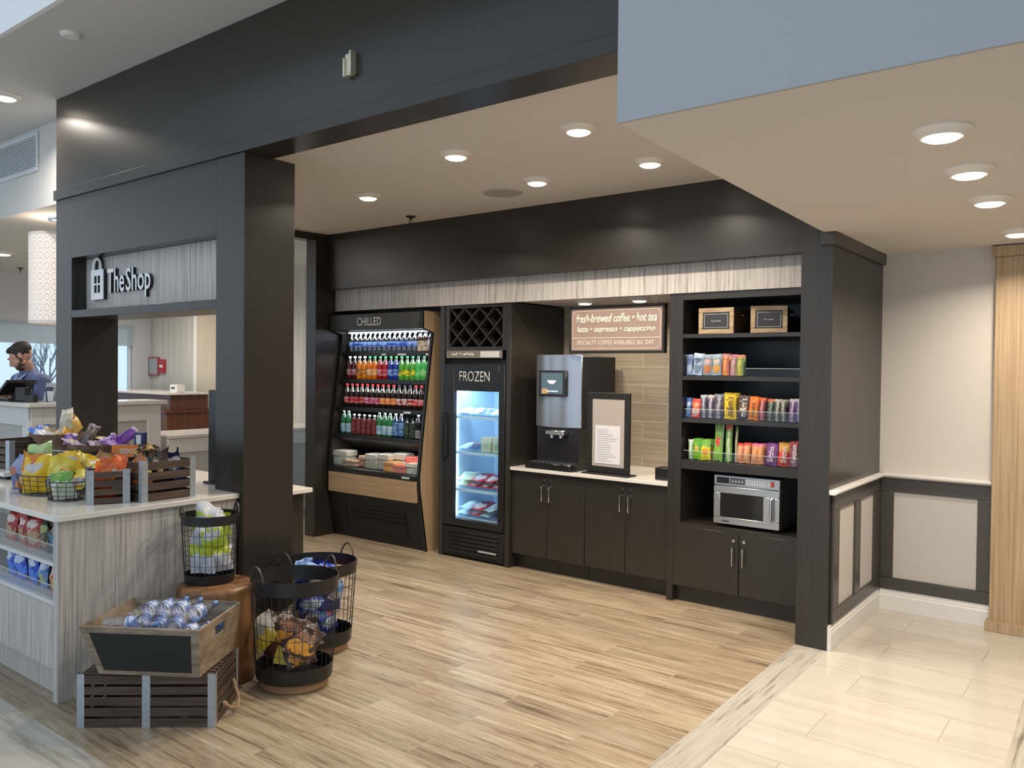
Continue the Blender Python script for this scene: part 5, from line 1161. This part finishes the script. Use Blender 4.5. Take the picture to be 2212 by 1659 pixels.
rowbags([(-4.325, rd2, .105, .155, 'bright red chip bag'), (-4.44, rd2, .105, .155, 'bright red chip bag'), (-4.57, bl2, .12, .16, 'light blue cookie bag'), (-4.70, bl1, .13, .165, 'bright blue snack bag'), (-4.84, bl1, .13, .165, 'bright blue snack bag'), (-4.98, bl1, .13, .165, 'bright blue snack bag')], 0.502, 1.87, 'snack bags on the lower island shelf', 'lower')
for z, h, lb in ((0.6925, .075, 'upper'), (0.5005, .06, 'lower')):
    t = thing('acrylic_bin', 'clear acrylic bin holding bags on the island %s shelf' % lb, 'bin', (-5.10, 1.82, z), 0, 'clear acrylic bins in the island')
    w = 0.835
    b = MB().box(0, w, 0, 0.004, 0, h).box(0, .004, .004, .3, 0, h).box(w-.004, w, .004, .3, 0, h)
    b.build('tray', ACR, t); MB().box(0, w, -0.0005, 0.0045, h, h+0.003).build('rim', MATS['acrylic_edge'], t)

# ---------------------------------------------------------------- crates on the island
t = thing('slatted_crate', 'small dark slatted crate of orange snack bags on the island', 'crate', (-4.407, 2.022, ZT), math.atan2(.194, .083), 'slatted crates on the island')
slat_crate(t, 0.211, 0.20, 0.185, 4, gapf=0.26, sw=0.036)
t = thing('slatted_crate', 'larger dark slatted crate of dark chip bags near the column', 'crate', (-4.272, 2.252, ZT), rad(92), 'slatted crates on the island')
slat_crate(t, 0.325, 0.34, 0.228, 4, gapf=0.24, sw=0.036)
t = thing('slatted_crate', 'dark slatted crate with galvanised corners at far left of the island', 'crate', (-6.22, 2.16, ZT+0.049), rad(8), 'slatted crates on the island')
slat_crate(t, 0.34, 0.34, 0.19, 4, gapf=0.24, sw=0.045)
oc1 = pk('flame_orange', (0.85, 0.14, 0.02), (0.80, 0.25, 0.05), (0.70, 0.12, 0.02), 'split', 0.45); oc2 = pk('cheese_white', (0.70, 0.66, 0.60), (0.75, 0.20, 0.06), (0.30, 0.10, 0.05), 'band'); oc3 = pk('brown_nut', (0.22, 0.09, 0.04), (0.70, 0.30, 0.10), (0.60, 0.58, 0.55), 'band')
gx, gy = -4.455, 2.155
for dx, dy, z, r_, m_, desc in ((.02, -.05, .955, (-6, 8, 70), oc1, 'flame orange bag at the front left'), (.05, .03, .975, (-4, -6, 66), oc2, 'white and red bag at the front right'), (-.04, .0, .96, (-8, 14, 60), oc1, 'flame orange bag in the middle'),
                                (-.03, .07, .965, (-10, -10, 75), oc3, 'brown and orange bag at the back right'), (-.08, .04, .97, (-6, 4, 60), oc2, 'white snack bag at the back')):
    bag('snack_bag', .125, .205, .05, m_, (gx+dx, gy+dy, z), r_, desc+' of the small crate', 'bags in the small slatted crate')
bc1 = pk('black_bag', (0.03, 0.03, 0.035), (0.10, 0.07, 0.05), (0.65, 0.50, 0.30), 'split'); bc2 = pk('navy_bag', (0.02, 0.035, 0.13), (0.08, 0.14, 0.40), (0.55, 0.58, 0.65), 'oval'); bc3 = pk('gold_stripe', (0.55, 0.22, 0.08), (0.05, 0.05, 0.055), (0.75, 0.62, 0.20), 'split'); bc4 = pk('brown_gold', (0.16, 0.08, 0.05), (0.60, 0.40, 0.12), (0.65, 0.2, 0.1), 'band')
for x, y, z, r_, m_, desc in ((-4.36, 2.31, .955, (-8, 18, 88), bc3, 'gold striped bag, front left'), (-4.35, 2.42, .965, (-6, -6, 85), bc1, 'black chip bag, front middle'), (-4.36, 2.52, .95, (-10, -10, 92), bc2, 'navy blue bag, front right'),
                              (-4.47, 2.38, .985, (-14, 8, 80), bc1, 'black bag standing tall, middle'), (-4.46, 2.48, .99, (-18, -20, 95), bc4, 'brown and gold bag, tipped over'), (-4.50, 2.30, .98, (-30, 40, 70), bc3, 'gold bag leaning out, rear left'), (-4.56, 2.46, .96, (-12, 0, 88), bc2, 'navy blue bag at the rear')):
    bag('snack_bag', .135, .215, .055, m_, (x, y, z+.035), r_, desc+' of the larger crate', 'bags in the larger slatted crate')
# ---------------------------------------------------------------- wire baskets of yellow chips
def oval_basket(t, rx, ry, h, n=16, foot=0.0):
    b = MB()
    for k in range(5):
        z = 0.004+h*k/4; s = 0.86+0.14*k/4
        b.tube([(rx*s*math.cos(a), ry*s*math.sin(a), z) for a in [2*PI*i/32 for i in range(32)]], 0.0030 if k in (0, 4) else 0.0018, 5, closed=True)
    for k in range(n):
        a = 2*PI*k/n; b.tube([(rx*.86*math.cos(a), ry*.86*math.sin(a), 0.004), (rx*math.cos(a), ry*math.sin(a), h+.004)], 0.0018, 4)
    for k in range(-3, 4): x = k*rx*.22; l_ = ry*.86*math.sqrt(max(0, 1-(x/(rx*.86))**2)); b.tube([(x, -l_, .004), (x, l_, .004)], 0.0018, 4)
    b.build('wire_grid', WIREM, t)
t = thing('wire_basket', 'low round black wire basket of yellow chip bags on the island', 'basket', (-5.02, 2.085, ZT), 0, 'small wire baskets on the island')
oval_basket(t, .215, .15, .11, 22)
y1 = pk('chips_yellow', (0.82, 0.58, 0.02), (0.78, 0.52, 0.02), (0.60, 0.58, 0.60), 'oval'); y2 = pk('chips_yellow_pale', (0.80, 0.66, 0.08), (0.55, 0.52, 0.55), (0.85, 0.75, 0.2), 'oval'); g1 = pk('chips_green', (0.25, 0.50, 0.06), (0.55, 0.68, 0.35), (0.7, 0.75, 0.6), 'split')
o1 = pk('chips_amber', (0.70, 0.28, 0.03), (0.75, 0.50, 0.25), (0.6, 0.2, 0.05), 'oval'); b1 = pk('chips_denim', (0.10, 0.14, 0.38), (0.35, 0.40, 0.60), (0.50, 0.20, 0.15), 'split'); wgn = pk('chips_white_green', (0.70, 0.74, 0.62), (0.20, 0.42, 0.08), (0.60, 0.66, 0.50), 'band')
for u, v, z, r_, m_, desc in ((-.165, .0, .948, (-5, -6, 5), b1, 'denim blue bag at the far left'), (-.105, -.035, .955, (-6, 8, 25), o1, 'amber orange bag, second from left'), (-.03, -.075, .945, (-5, -4, 32), y1, 'yellow chip bag at the front'),
                              (.085, -.07, .945, (-6, 8, 45), y2, 'pale yellow chip bag at the front right'), (.03, .02, .975, (-22, 5, 35), y1, 'yellow chip bag on top in the middle'), (-.07, .07, 1.0, (-8, -12, 35), g1, 'green chip bag rising at the back'),
                              (.15, .03, .97, (-20, -25, 40), y1, 'yellow chip bag leaning right'), (.08, .09, .98, (-40, 25, 40), y2, 'pale yellow bag tipped over at the back')):
    bag('snack_bag', .16, .215, .075, m_, (*uv(-5.02, 2.085, u, v), z), r_, desc+' of the round island basket', 'bags in the round island basket')
t = thing('wire_basket', 'small black wire basket of white and green chips on the island', 'basket', (-4.685, 2.04, ZT), rad(20), 'small wire baskets on the island')
oval_basket(t, .115, .085, .10, 14)
for x, y, z, r_, m_, desc in ((-4.655, 2.025, .942, (-5, -8, 50), wgn, 'white and green bag at the right'), (-4.715, 2.02, .942, (-6, 8, 20), o1, 'amber bag at the left'), (-4.68, 2.07, .99, (-60, 0, 30), y2, 'pale yellow bag lying on top')):
    bag('snack_bag', .12, .155, .05, m_, (x, y, z), r_, desc+' of the small island basket', 'bags in the small island basket')
# loose bags behind
bs1 = pk('cobalt', (0.02, 0.06, 0.40), (0.15, 0.25, 0.60), (0.6, 0.6, 0.7), 'split')
for x, y, z, r_, m_, desc in ((-5.20, 2.24, .94, (-20, 0, 30), bs1, 'cobalt blue snack bag standing behind the round basket'), (-4.82, 2.24, 1.0, (-55, 15, 45), y1, 'yellow chip bag lying behind the small crate'), (-4.70, 2.26, .99, (-60, -10, 60), y2, 'pale yellow chip bag lying beside the small crate'),
                              (-4.92, 2.30, 1.00, (-40, 20, 50), pk('caramel', (0.50, 0.28, 0.08), (0.65, 0.45, 0.2), (0.4, 0.2, 0.1), 'oval'), 'caramel bag propped up left of the orange box'),
                              (-4.92, 2.22, .95, (-45, 0, 40), bs1, 'cobalt blue bag lying behind the small wire basket')):
    bag('snack_bag', .15, .19, .05, m_, (x, y, z), r_, desc, 'loose bags on the island')
t = thing('cookie_box', 'orange and brown snack box standing behind the larger crate', 'box', (-4.965, 2.43, ZT), rad(38))
MB().box(0, .24, 0, .07, 0, .255).build('carton', mat('brown_carton', (0.10, 0.04, 0.02), 0.5), t, bevel=.002)
MB().box(0.0, .24, -0.002, -.0002, .185, .255).build('orange_band', mat('orange_print', (0.80, 0.22, 0.03), 0.5), t)
text('GOODY', .14, .03, 'lettering', WL, t, (.05, -.003, .205), off=.02)
# clear cup and tub
t = tag(MB().lathe([(.026, 0), (.034, .09), (.032, .09), (.024, .004), (.001, .004)], 20, cap=False).build('clear_cup', ACR, loc=(-4.46, 2.235, 1.122)), 'small clear plastic cup beside the larger crate', 'cup')
t = thing('acrylic_tub', 'clear acrylic tub standing behind the yellow chips on the island', 'tub', (-5.42, 2.14, ZT), rad(15))
MB().box(0, .20, 0, .004, 0, .20).box(0, .20, .14, .144, 0, .20).box(0, .004, .004, .14, 0, .20).box(.196, .20, .004, .14, 0, .20).build('tray', ACR, t)
MB().box(-.001, .201, -.001, .005, .20, .205).box(-.001, .201, .139, .145, .20, .205).build('rim', MATS['acrylic_edge'], t)
# ---------------------------------------------------------------- bowl stand
BOWL = grain('carved_brown_bowl', (0.10, 0.06, 0.035), (0.25, 0.16, 0.10), (20, 20, 6), 0.6)
t = thing('serving_bowl', 'brown carved wooden bowl of snack bars on a stand, left', 'bowl', (-5.76, 2.45, ZT))
MB().lathe([(.10, 0), (.11, .01), (.04, .03), (.035, .12), (.06, .135)], 28).build('pedestal', BLACKM, t)
MB().lathe([(.05, .135), (.13, .165), (.13, .22), (.182, .285), (.172, .285), (.09, .195), (.001, .175)], 36, 1, .9, cap=False).build('dish', BOWL, t)
t = thing('serving_tray', 'shallow brown wooden tray of purple candy on a stand', 'tray', (-5.28, 2.50, ZT))
MB().lathe([(.10, 0), (.11, .01), (.04, .03), (.035, .18), (.06, .20)], 28).build('pedestal', BLACKM, t)
MB().lathe([(.15, .20), (.205, .215), (.215, .245), (.205, .245), (.18, .225), (.001, .222)], 36, 1, .8, cap=False).build('dish', BOWL, t)
br1 = pk('oat_bar', (0.62, 0.42, 0.18), (0.75, 0.60, 0.38), (0.45, 0.30, 0.12), 'bar'); br2 = pk('white_blue_bar', (0.72, 0.72, 0.76), (0.10, 0.25, 0.70), (0.75, 0.75, 0.78), 'band'); br3 = pk('paper_bar', (0.72, 0.66, 0.56), (0.60, 0.55, 0.42), (0.55, 0.50, 0.40), 'oval'); br4 = pk('gold_bar', (0.72, 0.42, 0.06), (0.80, 0.55, 0.15), (0.4, 0.2, 0.05), 'split')
for dx, dy, z, r_, m_, desc in ((-.22, -.02, 1.16, (-60, 50, 60), br2, 'white bar with blue end sticking out left'), (-.12, .03, 1.195, (-75, 10, 80), br1, 'oat coloured bar lying at the left'), (-.02, -.05, 1.175, (-70, -10, 100), br2, 'white and blue bar lying at the front'),
                                (.06, .04, 1.19, (-20, -12, 30), br3, 'large cream wrapper standing in the middle'), (.14, -.01, 1.18, (-60, 20, 70), br4, 'golden bar lying at the right'), (.20, .03, 1.20, (-40, -40, 50), br4, 'golden bar pointing up at the right'), (-.05, .05, 1.19, (-70, 0, 20), br1, 'oat coloured bar in the middle'), (.02, -.01, 1.17, (-80, 0, 120), br1, 'oat coloured bar at the bottom')):
    bag('snack_bar', .10, .19, .04, m_, (*uv(-5.76, 2.45, dx*.62, dy*.8), z+.02), r_, desc+' of the carved bowl', 'snack bars in the carved bowl', 'snack bar')
pu1 = pk('purple_bar', (0.22, 0.06, 0.42), (0.30, 0.12, 0.50), (0.70, 0.62, 0.72), 'bar'); pu2 = pk('purple_cream', (0.55, 0.42, 0.55), (0.25, 0.08, 0.35), (0.70, 0.60, 0.40), 'split'); pu3 = pk('dark_foil', (0.13, 0.10, 0.08), (0.25, 0.20, 0.18), (0.5, 0.4, 0.5), 'bar')
for dx, dy, z, r_, m_, desc in ((-.24, .0, 1.165, (-72, 10, 60), pu1, 'purple bar at the left end'), (-.13, .02, 1.17, (-35, 20, 45), pu3, 'dark foil bar pointing up at left'), (-.10, -.06, 1.165, (-80, 0, 100), pu2, 'cream and purple bar at the front left'), (.0, -.03, 1.165, (-78, 5, 75), pu2, 'pale purple bar in the middle'),
                                (.08, .0, 1.175, (-70, 30, 60), pu1, 'purple bar right of the middle'), (.16, .0, 1.185, (-50, 45, 50), pu1, 'purple bar pointing up at the right'), (.20, -.05, 1.165, (-78, -10, 95), pu1, 'purple bar at the right rim'), (.12, .05, 1.17, (-72, 10, 110), pk('sand_bar', (0.70, 0.62, 0.38), (0.6, 0.5, 0.3), (0.5, 0.3, 0.2), 'bar'), 'sand coloured bar at the back right')):
    bag('candy_bar', .075, .16, .03, m_, (*uv(-5.28, 2.50, dx*.8, dy), z), r_, desc+' of the purple candy tray', 'candy bars on the wooden tray', 'candy bar')
t = thing('snack_carton', 'small navy and white snack carton beside the purple candy tray', 'box', (-4.97, 2.57, ZT), rad(35))
MB().box(0, .06, 0, .05, 0, .325).build('carton', mat('navy_carton', (0.02, 0.03, 0.12), 0.4), t, bevel=.002)
MB().box(.015, .045, -.0015, -.0002, .25, .31).build('white_print', WL, t)
# ---------------------------------------------------------------- reception desk
DW = mat('white_desk_paint', (0.70, 0.69, 0.67), 0.45); DG = mat('grey_desk_panel', (0.46, 0.46, 0.45), 0.6)
t = thing('reception_desk', 'white reception desk with grey recessed panels and stone top', 'desk', (-7.87, 3.12, 0))
MB().box(-2.3, 0, 0, 0.05, 0, 1.29).box(-0.05, 0, 0.05, 1.22, 0, 1.29).box(-0.70, 0, 1.17, 1.22, 0, 1.29).build('body', DW, t, bevel=.003)
MB().box(-2.3, -.12, -.018, 0, 0, .12).box(-2.3, -.12, -.018, 0, 1.12, 1.29).box(-.12, 0, -.018, 0, 0, 1.29).box(0, .018, 0, .1, 0, 1.29).box(0, .018, 1.08, 1.22, 0, 1.29).box(0, .018, .1, 1.08, 0, .16).box(0, .018, .1, 1.08, 1.13, 1.29).build('moulding', DW, t, bevel=.004)
MB().box(-2.3, -.12, -.004, -.0005, .12, 1.12).box(.0005, .004, .1, 1.08, .16, 1.13).build('recessed_panel', DG, t)
MB().prism([(-2.3, -.06), (.03, -.06), (.06, -.03), (.06, 1.27), (-.35, 1.27), (-.35, .35), (-2.3, .35)], 'z', 1.292, 1.33).build('stone_top', STONE, t, bevel=.004)
t = thing('low_desk', 'lower white desk section with grey panel beside the reception desk', 'desk', (-7.87, 4.42, 0))
MB().box(-.6, 0, 0, 2.4, 0, .93).build('body', DW, t, bevel=.003)
MB().box(0, .018, 0, 2.4, .78, .93).box(0, .018, 0, .1, 0, .78).box(0, .018, 2.3, 2.4, 0, .78).box(0, .018, .1, 2.3, 0, .1).build('moulding', DW, t, bevel=.003)
MB().box(.0005, .004, .1, 2.3, .1, .78).build('recessed_panel', DG, t)
MB().box(-.62, .04, -.0, 2.42, .932, .965).build('stone_top', STONE, t, bevel=.003)
RB = grain('red_brown_veneer', (0.075, 0.022, 0.010), (0.16, 0.055, 0.025), (20, 20, 2), 0.35)
t = thing('back_counter', 'red-brown wooden back counter with white top below the fire alarm', 'counter', (-12.99, 5.95, 0))
MB().box(.05, 2.28, .05, .7, 0, 1.02).box(0.02, 2.32, 0.0, .7, 1.02, 1.06).box(.05, 2.26, .12, .7, 1.06, 1.27).build('body', RB, t, bevel=.004)
MB().box(0, 2.34, .02, .75, 1.272, 1.30).build('white_top', STONE, t, bevel=.003)
t = thing('card_box', 'small white box with dark slot on the back counter', 'box', (-10.98, 6.2, 1.301))
MB().box(0, .19, 0, .12, 0, .11).build('box_body', WHITE, t, bevel=.003); MB().box(.04, .13, -.003, 0, .05, .075).build('slot', BLACKM, t)
t = thing('fire_alarm_panel', 'framed grey notice with red border on the plank wall', 'alarm panel', (-13.02, 6.98, 1.52))
MB().frame(0, .32, 0, .30, .02, -.02, .018).build('frame', mat('dull_red_frame', (0.38, 0.10, 0.12), 0.5), t); MB().box(.02, .30, -.012, .01, .02, .28).build('panel', mat('grey_notice', (0.36, 0.38, 0.42), 0.4), t)
t = thing('pull_station', 'small red fire alarm pull station right of the framed notice', 'fire alarm', (-12.66, 6.96, 1.56))
MB().box(0, .15, 0, .038, 0, .22).build('case', mat('alarm_red', (0.42, 0.02, 0.03), 0.4), t, bevel=.004); MB().box(.03, .12, -.012, 0, .09, .13).build('handle', WHITE, t)
# ---------------------------------------------------------------- things on the reception desk
zt = 1.331
t = thing('pen_cup', 'black square pen cup on a base plate on reception desk', 'cup', (-8.15, 3.17, zt), rad(30))
MB().box(-.075, .075, -.05, .05, 0, .012).build('base', BLACKM, t, bevel=.002); MB().prism([(-.05, -.04), (.05, -.04), (.05, .04), (-.05, .04)], 'z', .012, .135).build('cup', K2, t, bevel=.003)
t = thing('card_reader', 'small dark card reader right of the black pen cup', 'card reader', (-8.045, 3.20, zt), rad(30))
MB().prism([(-.045, 0), (.045, 0), (.045, .075), (-.045, .06)], 'y', -.03, .03).build('body', K2, t, bevel=.003)
t = thing('monitor', 'dark slanting monitor back at left edge on the reception desk', 'monitor', (-8.38, 3.20, zt))
b = MB(); b.T = Matrix.Translation((-.06, 0, .04)) @ Matrix.Rotation(rad(-30), 4, 'Y'); b.box(-.02, .24, -.13, .13, 0.02, .05); b.build('screen', K2, t, bevel=.004)
MB().box(-.45, .10, -.10, .10, 0, .02).cyl((-.05, 0, .01), (-.05, 0, .10), .02).build('stand', BLACKM, t)
tag(MB().tube([(-8.20, 3.26, zt+.03), (-8.18, 3.27, zt+.14), (-8.12, 3.28, zt+.20), (-8.04, 3.29, zt+.18), (-7.98, 3.30, zt+.09), (-7.96, 3.30, zt+.006)], .006, 8).build('cable', mat('navy_cable', (0.02, 0.03, 0.09), 0.4)), 'dark blue cable arching over the desk in front of the person', 'cable')
t = thing('brochure_holder', 'clear brochure holder with leaflets on the reception desk', 'holder', (-8.03, 3.33, zt), rad(40))
b = MB(); b.T = Matrix.Rotation(rad(-20), 4, 'X'); b.box(-.08, .08, 0, .004, 0, .20).box(-.08, .08, .04, .044, 0, .22); b.build('tray', ACR, t)
b = MB(); b.T = Matrix.Rotation(rad(-20), 4, 'X'); b.box(-.045, .035, .01, .03, .01, .19); lf = b.build('leaflets', PAPER, t)
b = MB(); b.T = Matrix.Rotation(rad(-20), 4, 'X'); b.box(-.040, .030, .0085, .0095, .11, .15); b.build('print', mat('dark_photo_print', (0.08, 0.07, 0.09), 0.4), lf)
t = bagmesh(.22, .14, .10, 5).build('paper_bag', mat('crumpled_white_bag', (0.62, 0.64, 0.72), 0.5, bump=.4, bscale=20), loc=(-8.12, 3.48, zt)); tag(t, 'crumpled white plastic bag on the desk beside the dark jamb', 'bag'); t.rotation_euler = (0, 0, rad(40))

# ---------------------------------------------------------------- person behind the desk
SKIN = mat('skin', (0.56, 0.31, 0.22), 0.5, vary=0.05, bscale=30)
def blob(name, build, m_, parent, vox=0.009, smooth_it=3, loc=(0, 0, 0), rz=0):
    """overlapping shapes fused into one continuous skin"""
    o = build.build('tmp', m_, smooth=False)
    r = o.modifiers.new('fuse', 'REMESH'); r.mode = 'VOXEL'; r.voxel_size = vox
    s = o.modifiers.new('soften', 'SMOOTH'); s.iterations = smooth_it; s.factor = 0.6
    dg = bpy.context.evaluated_depsgraph_get(); me = bpy.data.meshes.new_from_object(o.evaluated_get(dg)); bpy.data.objects.remove(o)
    me.name = name; me.materials.clear(); me.materials.append(m_); me.polygons.foreach_set('use_smooth', [True]*len(me.polygons))
    q = bpy.data.objects.new(name, me); C.objects.link(q); q.parent = parent; q.location = loc; q.rotation_euler = (0, 0, rz)
    return q
person = thing('person', 'person in blue button shirt with short dark hair and beard, looking down', 'person', (-8.64, 3.43, 0), rad(8))
def limb(b, pts):
    for i in range(len(pts)-1):
        (p, r), (q, s) = pts[i], pts[i+1]; b.cyl(p, q, r, s, 16); b.ball(p, r); b.ball(q, s)
HS = 1.06
HC = Vector((0.065, -0.125, 1.755))          # head centre
# turned to his right, bent down; the face looks along -y
HR = Matrix.Rotation(rad(-46), 4, 'Z') @ Matrix.Rotation(rad(36), 4, 'X')
HT = Matrix.Translation(HC) @ HR @ Matrix.Scale(HS, 4)
b = MB()
b.T = HT
b.ball((0, 0.010, 0.025), .078, .095, .088, 20, 14); b.ball((0, -.040, -.025), .058, .058, .075, 18, 12); b.ball((0, -.062, -.085), .030, .026, .022)   # skull, face, chin
b.ball((-.048, -.015, -.062), .018, .035, .02); b.ball((.048, -.015, -.062), .018, .035, .02)
b.cyl((0, -.096, .020), (0, -.122, -.022), .008, .013, 10); b.ball((0, -.118, -.024), .014, .013, .010); b.ball((-.012, -.108, -.026), .008); b.ball((.012, -.108, -.026), .008)
b.ball((0, -.090, .036), .052, .014, .010); b.ball((0, -.098, -.050), .024, .010, .006); b.ball((0, -.096, -.062), .020, .010, .006)
for s in (-1, 1):
    b.ball((s*.079, .012, -.005), .010, .020, .030); b.ball((s*.084, .020, .008), .006, .012, .016); b.ball((s*.028, -.088, .012), .014, .010, .009)
b.T = None
limb(b, [((HC.x+.0, HC.y+.035, HC.z-.06), .056), ((0, -.01, 1.58), .060), ((0, .02, 1.50), .075)])
b.ball((0, .0, 1.40), .175, .115, .16); b.ball((0, .0, 1.22), .155, .11, .17); b.ball((0, .0, 1.03), .165, .12, .13)
for s in (-1, 1):
    b.ball((s*.185, .0, 1.49), .065, .065, .065)
    limb(b, [((s*.09, 0, .95), .09), ((s*.10, -.01, .52), .058), ((s*.10, .02, .09), .040)]); b.ball((s*.10, -.05, .035), .045, .12, .035)
armR = [((-.195, 0, 1.485), .052), ((-.235, -.06, 1.26), .043), ((-.27, -.25, 1.36), .036), ((-.28, -.30, 1.375), .026)]
armL = [((.195, 0, 1.485), .052), ((.25, -.02, 1.22), .043), ((.16, -.22, 1.345), .036), ((.13, -.27, 1.37), .026)]
limb(b, armR); limb(b, armL)
for hx, hy, hz, dx in ((-.285, -.345, 1.378, -.25), (.105, -.315, 1.378, -.45)):
    M_ = Matrix.Translation((hx, hy, hz)) @ Matrix.Rotation(dx, 4, 'Z'); b.T = M_
    b.ball((0, 0, 0), .040, .050, .017)
    for i, (fx, fl_) in enumerate(((-.030, .062), (-.010, .072), (.011, .068), (.030, .052))):
        b.cyl((fx, -.035, 0), (fx*1.15, -.035-fl_*.55, -.002), .0095, .009, 8); b.ball((fx*1.15, -.035-fl_*.55, -.002), .0092); b.cyl((fx*1.15, -.035-fl_*.55, -.002), (fx*1.15, -.035-fl_, -.016), .009, .0075, 8); b.ball((fx*1.15, -.035-fl_, -.016), .0075)
    sg = 1 if hx < 0 else -1
    b.cyl((sg*.030, .012, -.002), (sg*.058, -.022, -.008), .011, .010, 8); b.ball((sg*.058, -.022, -.008), .0102); b.cyl((sg*.058, -.022, -.008), (sg*.060, -.045, -.012), .010, .008, 8); b.ball((sg*.060, -.045, -.012), .008)
    b.T = None
blob('body', b, SKIN, person, 0.0065, 2)
HAIR = mat('dark_brown_hair', (0.018, 0.012, 0.009), 0.6, bump=.6, bscale=180)
b = MB(); b.T = HT
b.ball((0, .026, .050), .086, .096, .078, 20, 14); b.ball((0, -.030, .092), .062, .052, .030); b.ball((0, .058, .020), .070, .042, .058)
for s in (-1, 1): b.ball((s*.068, .022, .025), .016, .045, .040); b.ball((s*.070, -.012, .012), .010, .012, .032)
blob('hair', b, HAIR, person, 0.006, 2)
b = MB(); b.T = HT
b.ball((0, -.066, -.090), .034, .028, .024)
for s in (-1, 1): b.ball((s*.050, -.030, -.062), .016, .036, .024); b.ball((s*.063, -.008, -.030), .010, .012, .030); b.ball((s*.026, -.078, -.078), .020, .022, .020)
b.ball((0, -.103, -.041), .026, .008, .005)
blob('beard', b, mat('beard_brown', (0.075, 0.038, 0.026), 0.7, bump=.6, bscale=200), person, 0.005, 1)
b = MB(); b.T = HT
for s in (-1, 1): b.ball((s*.029, -.0985, .032), .016, .004, .004, 10, 6)
b.build('eyebrows', HAIR, person)
b = MB(); b.T = HT
for s in (-1, 1): b.ball((s*.029, -.0955, .014), .010, .004, .003, 10, 6)
b.build('eyes', mat('dark_eye', (0.02, 0.015, 0.015), 0.3), person)
SHIRT = mat('blue_shirt_cotton', (0.15, 0.18, 0.34), 0.8, bump=.3, bscale=25, vary=.12)
b = MB()
b.ball((0, .0, 1.40), .195, .135, .165); b.ball((0, .0, 1.22), .178, .132, .19); b.ball((0, .0, 1.02), .182, .138, .13); b.ball((0, .01, 1.50), .12, .10, .075); b.cyl((0, -.005, 1.50), (.02, -.045, 1.635), .095, .072, 20)
for s in (-1, 1): b.ball((s*.185, .0, 1.515), .095, .085, .078); b.ball((s*.09, .01, 1.55), .10, .08, .055)
limb(b, [(armR[0][0], .078), (armR[1][0], .060), (armR[2][0], .048)]); limb(b, [(armL[0][0], .078), (armL[1][0], .060), (armL[2][0], .048)])
sh = blob('shirt', b, SHIRT, person, 0.010, 3)
b = MB()
for s in (-1, 1): b.add([(s*.004, -.125, 1.535), (s*.075, -.085, 1.60), (s*.085, -.10, 1.575), (s*.040, -.142, 1.515)], [(0, 1, 2, 3) if s < 0 else (3, 2, 1, 0)])
b.box(-.012, .012, -.150, -.146, 1.15, 1.52)
co = b.build('collar', mat('pale_blue_collar', (0.34, 0.40, 0.62), 0.8), sh, smooth=False)
md = co.modifiers.new('thick', 'SOLIDIFY'); md.thickness = .004
MB().box(.065, .125, -.146, -.140, 1.375, 1.410).build('name_badge', WHITE, sh, bevel=.002)
b = MB(); b.ball((0, .0, .98), .178, .135, .12)
for s in (-1, 1): limb(b, [((s*.09, 0, .93), .105), ((s*.10, -.01, .52), .080), ((s*.10, .02, .10), .065)])
blob('trousers', b, mat('dark_trousers', (0.02, 0.022, 0.03), 0.8), person, 0.012, 2)
b = MB()
for s in (-1, 1): b.ball((s*.10, -.05, .045), .056, .14, .045)
b.build('shoes', BLACKM, person)
# walls the picture does not show but the light needs: right end and far lobby
struct(MB().box(5.9, 6.0, -4, 6.4, 0, 4.9).build('wall_right_end', WALLP, smooth=False))
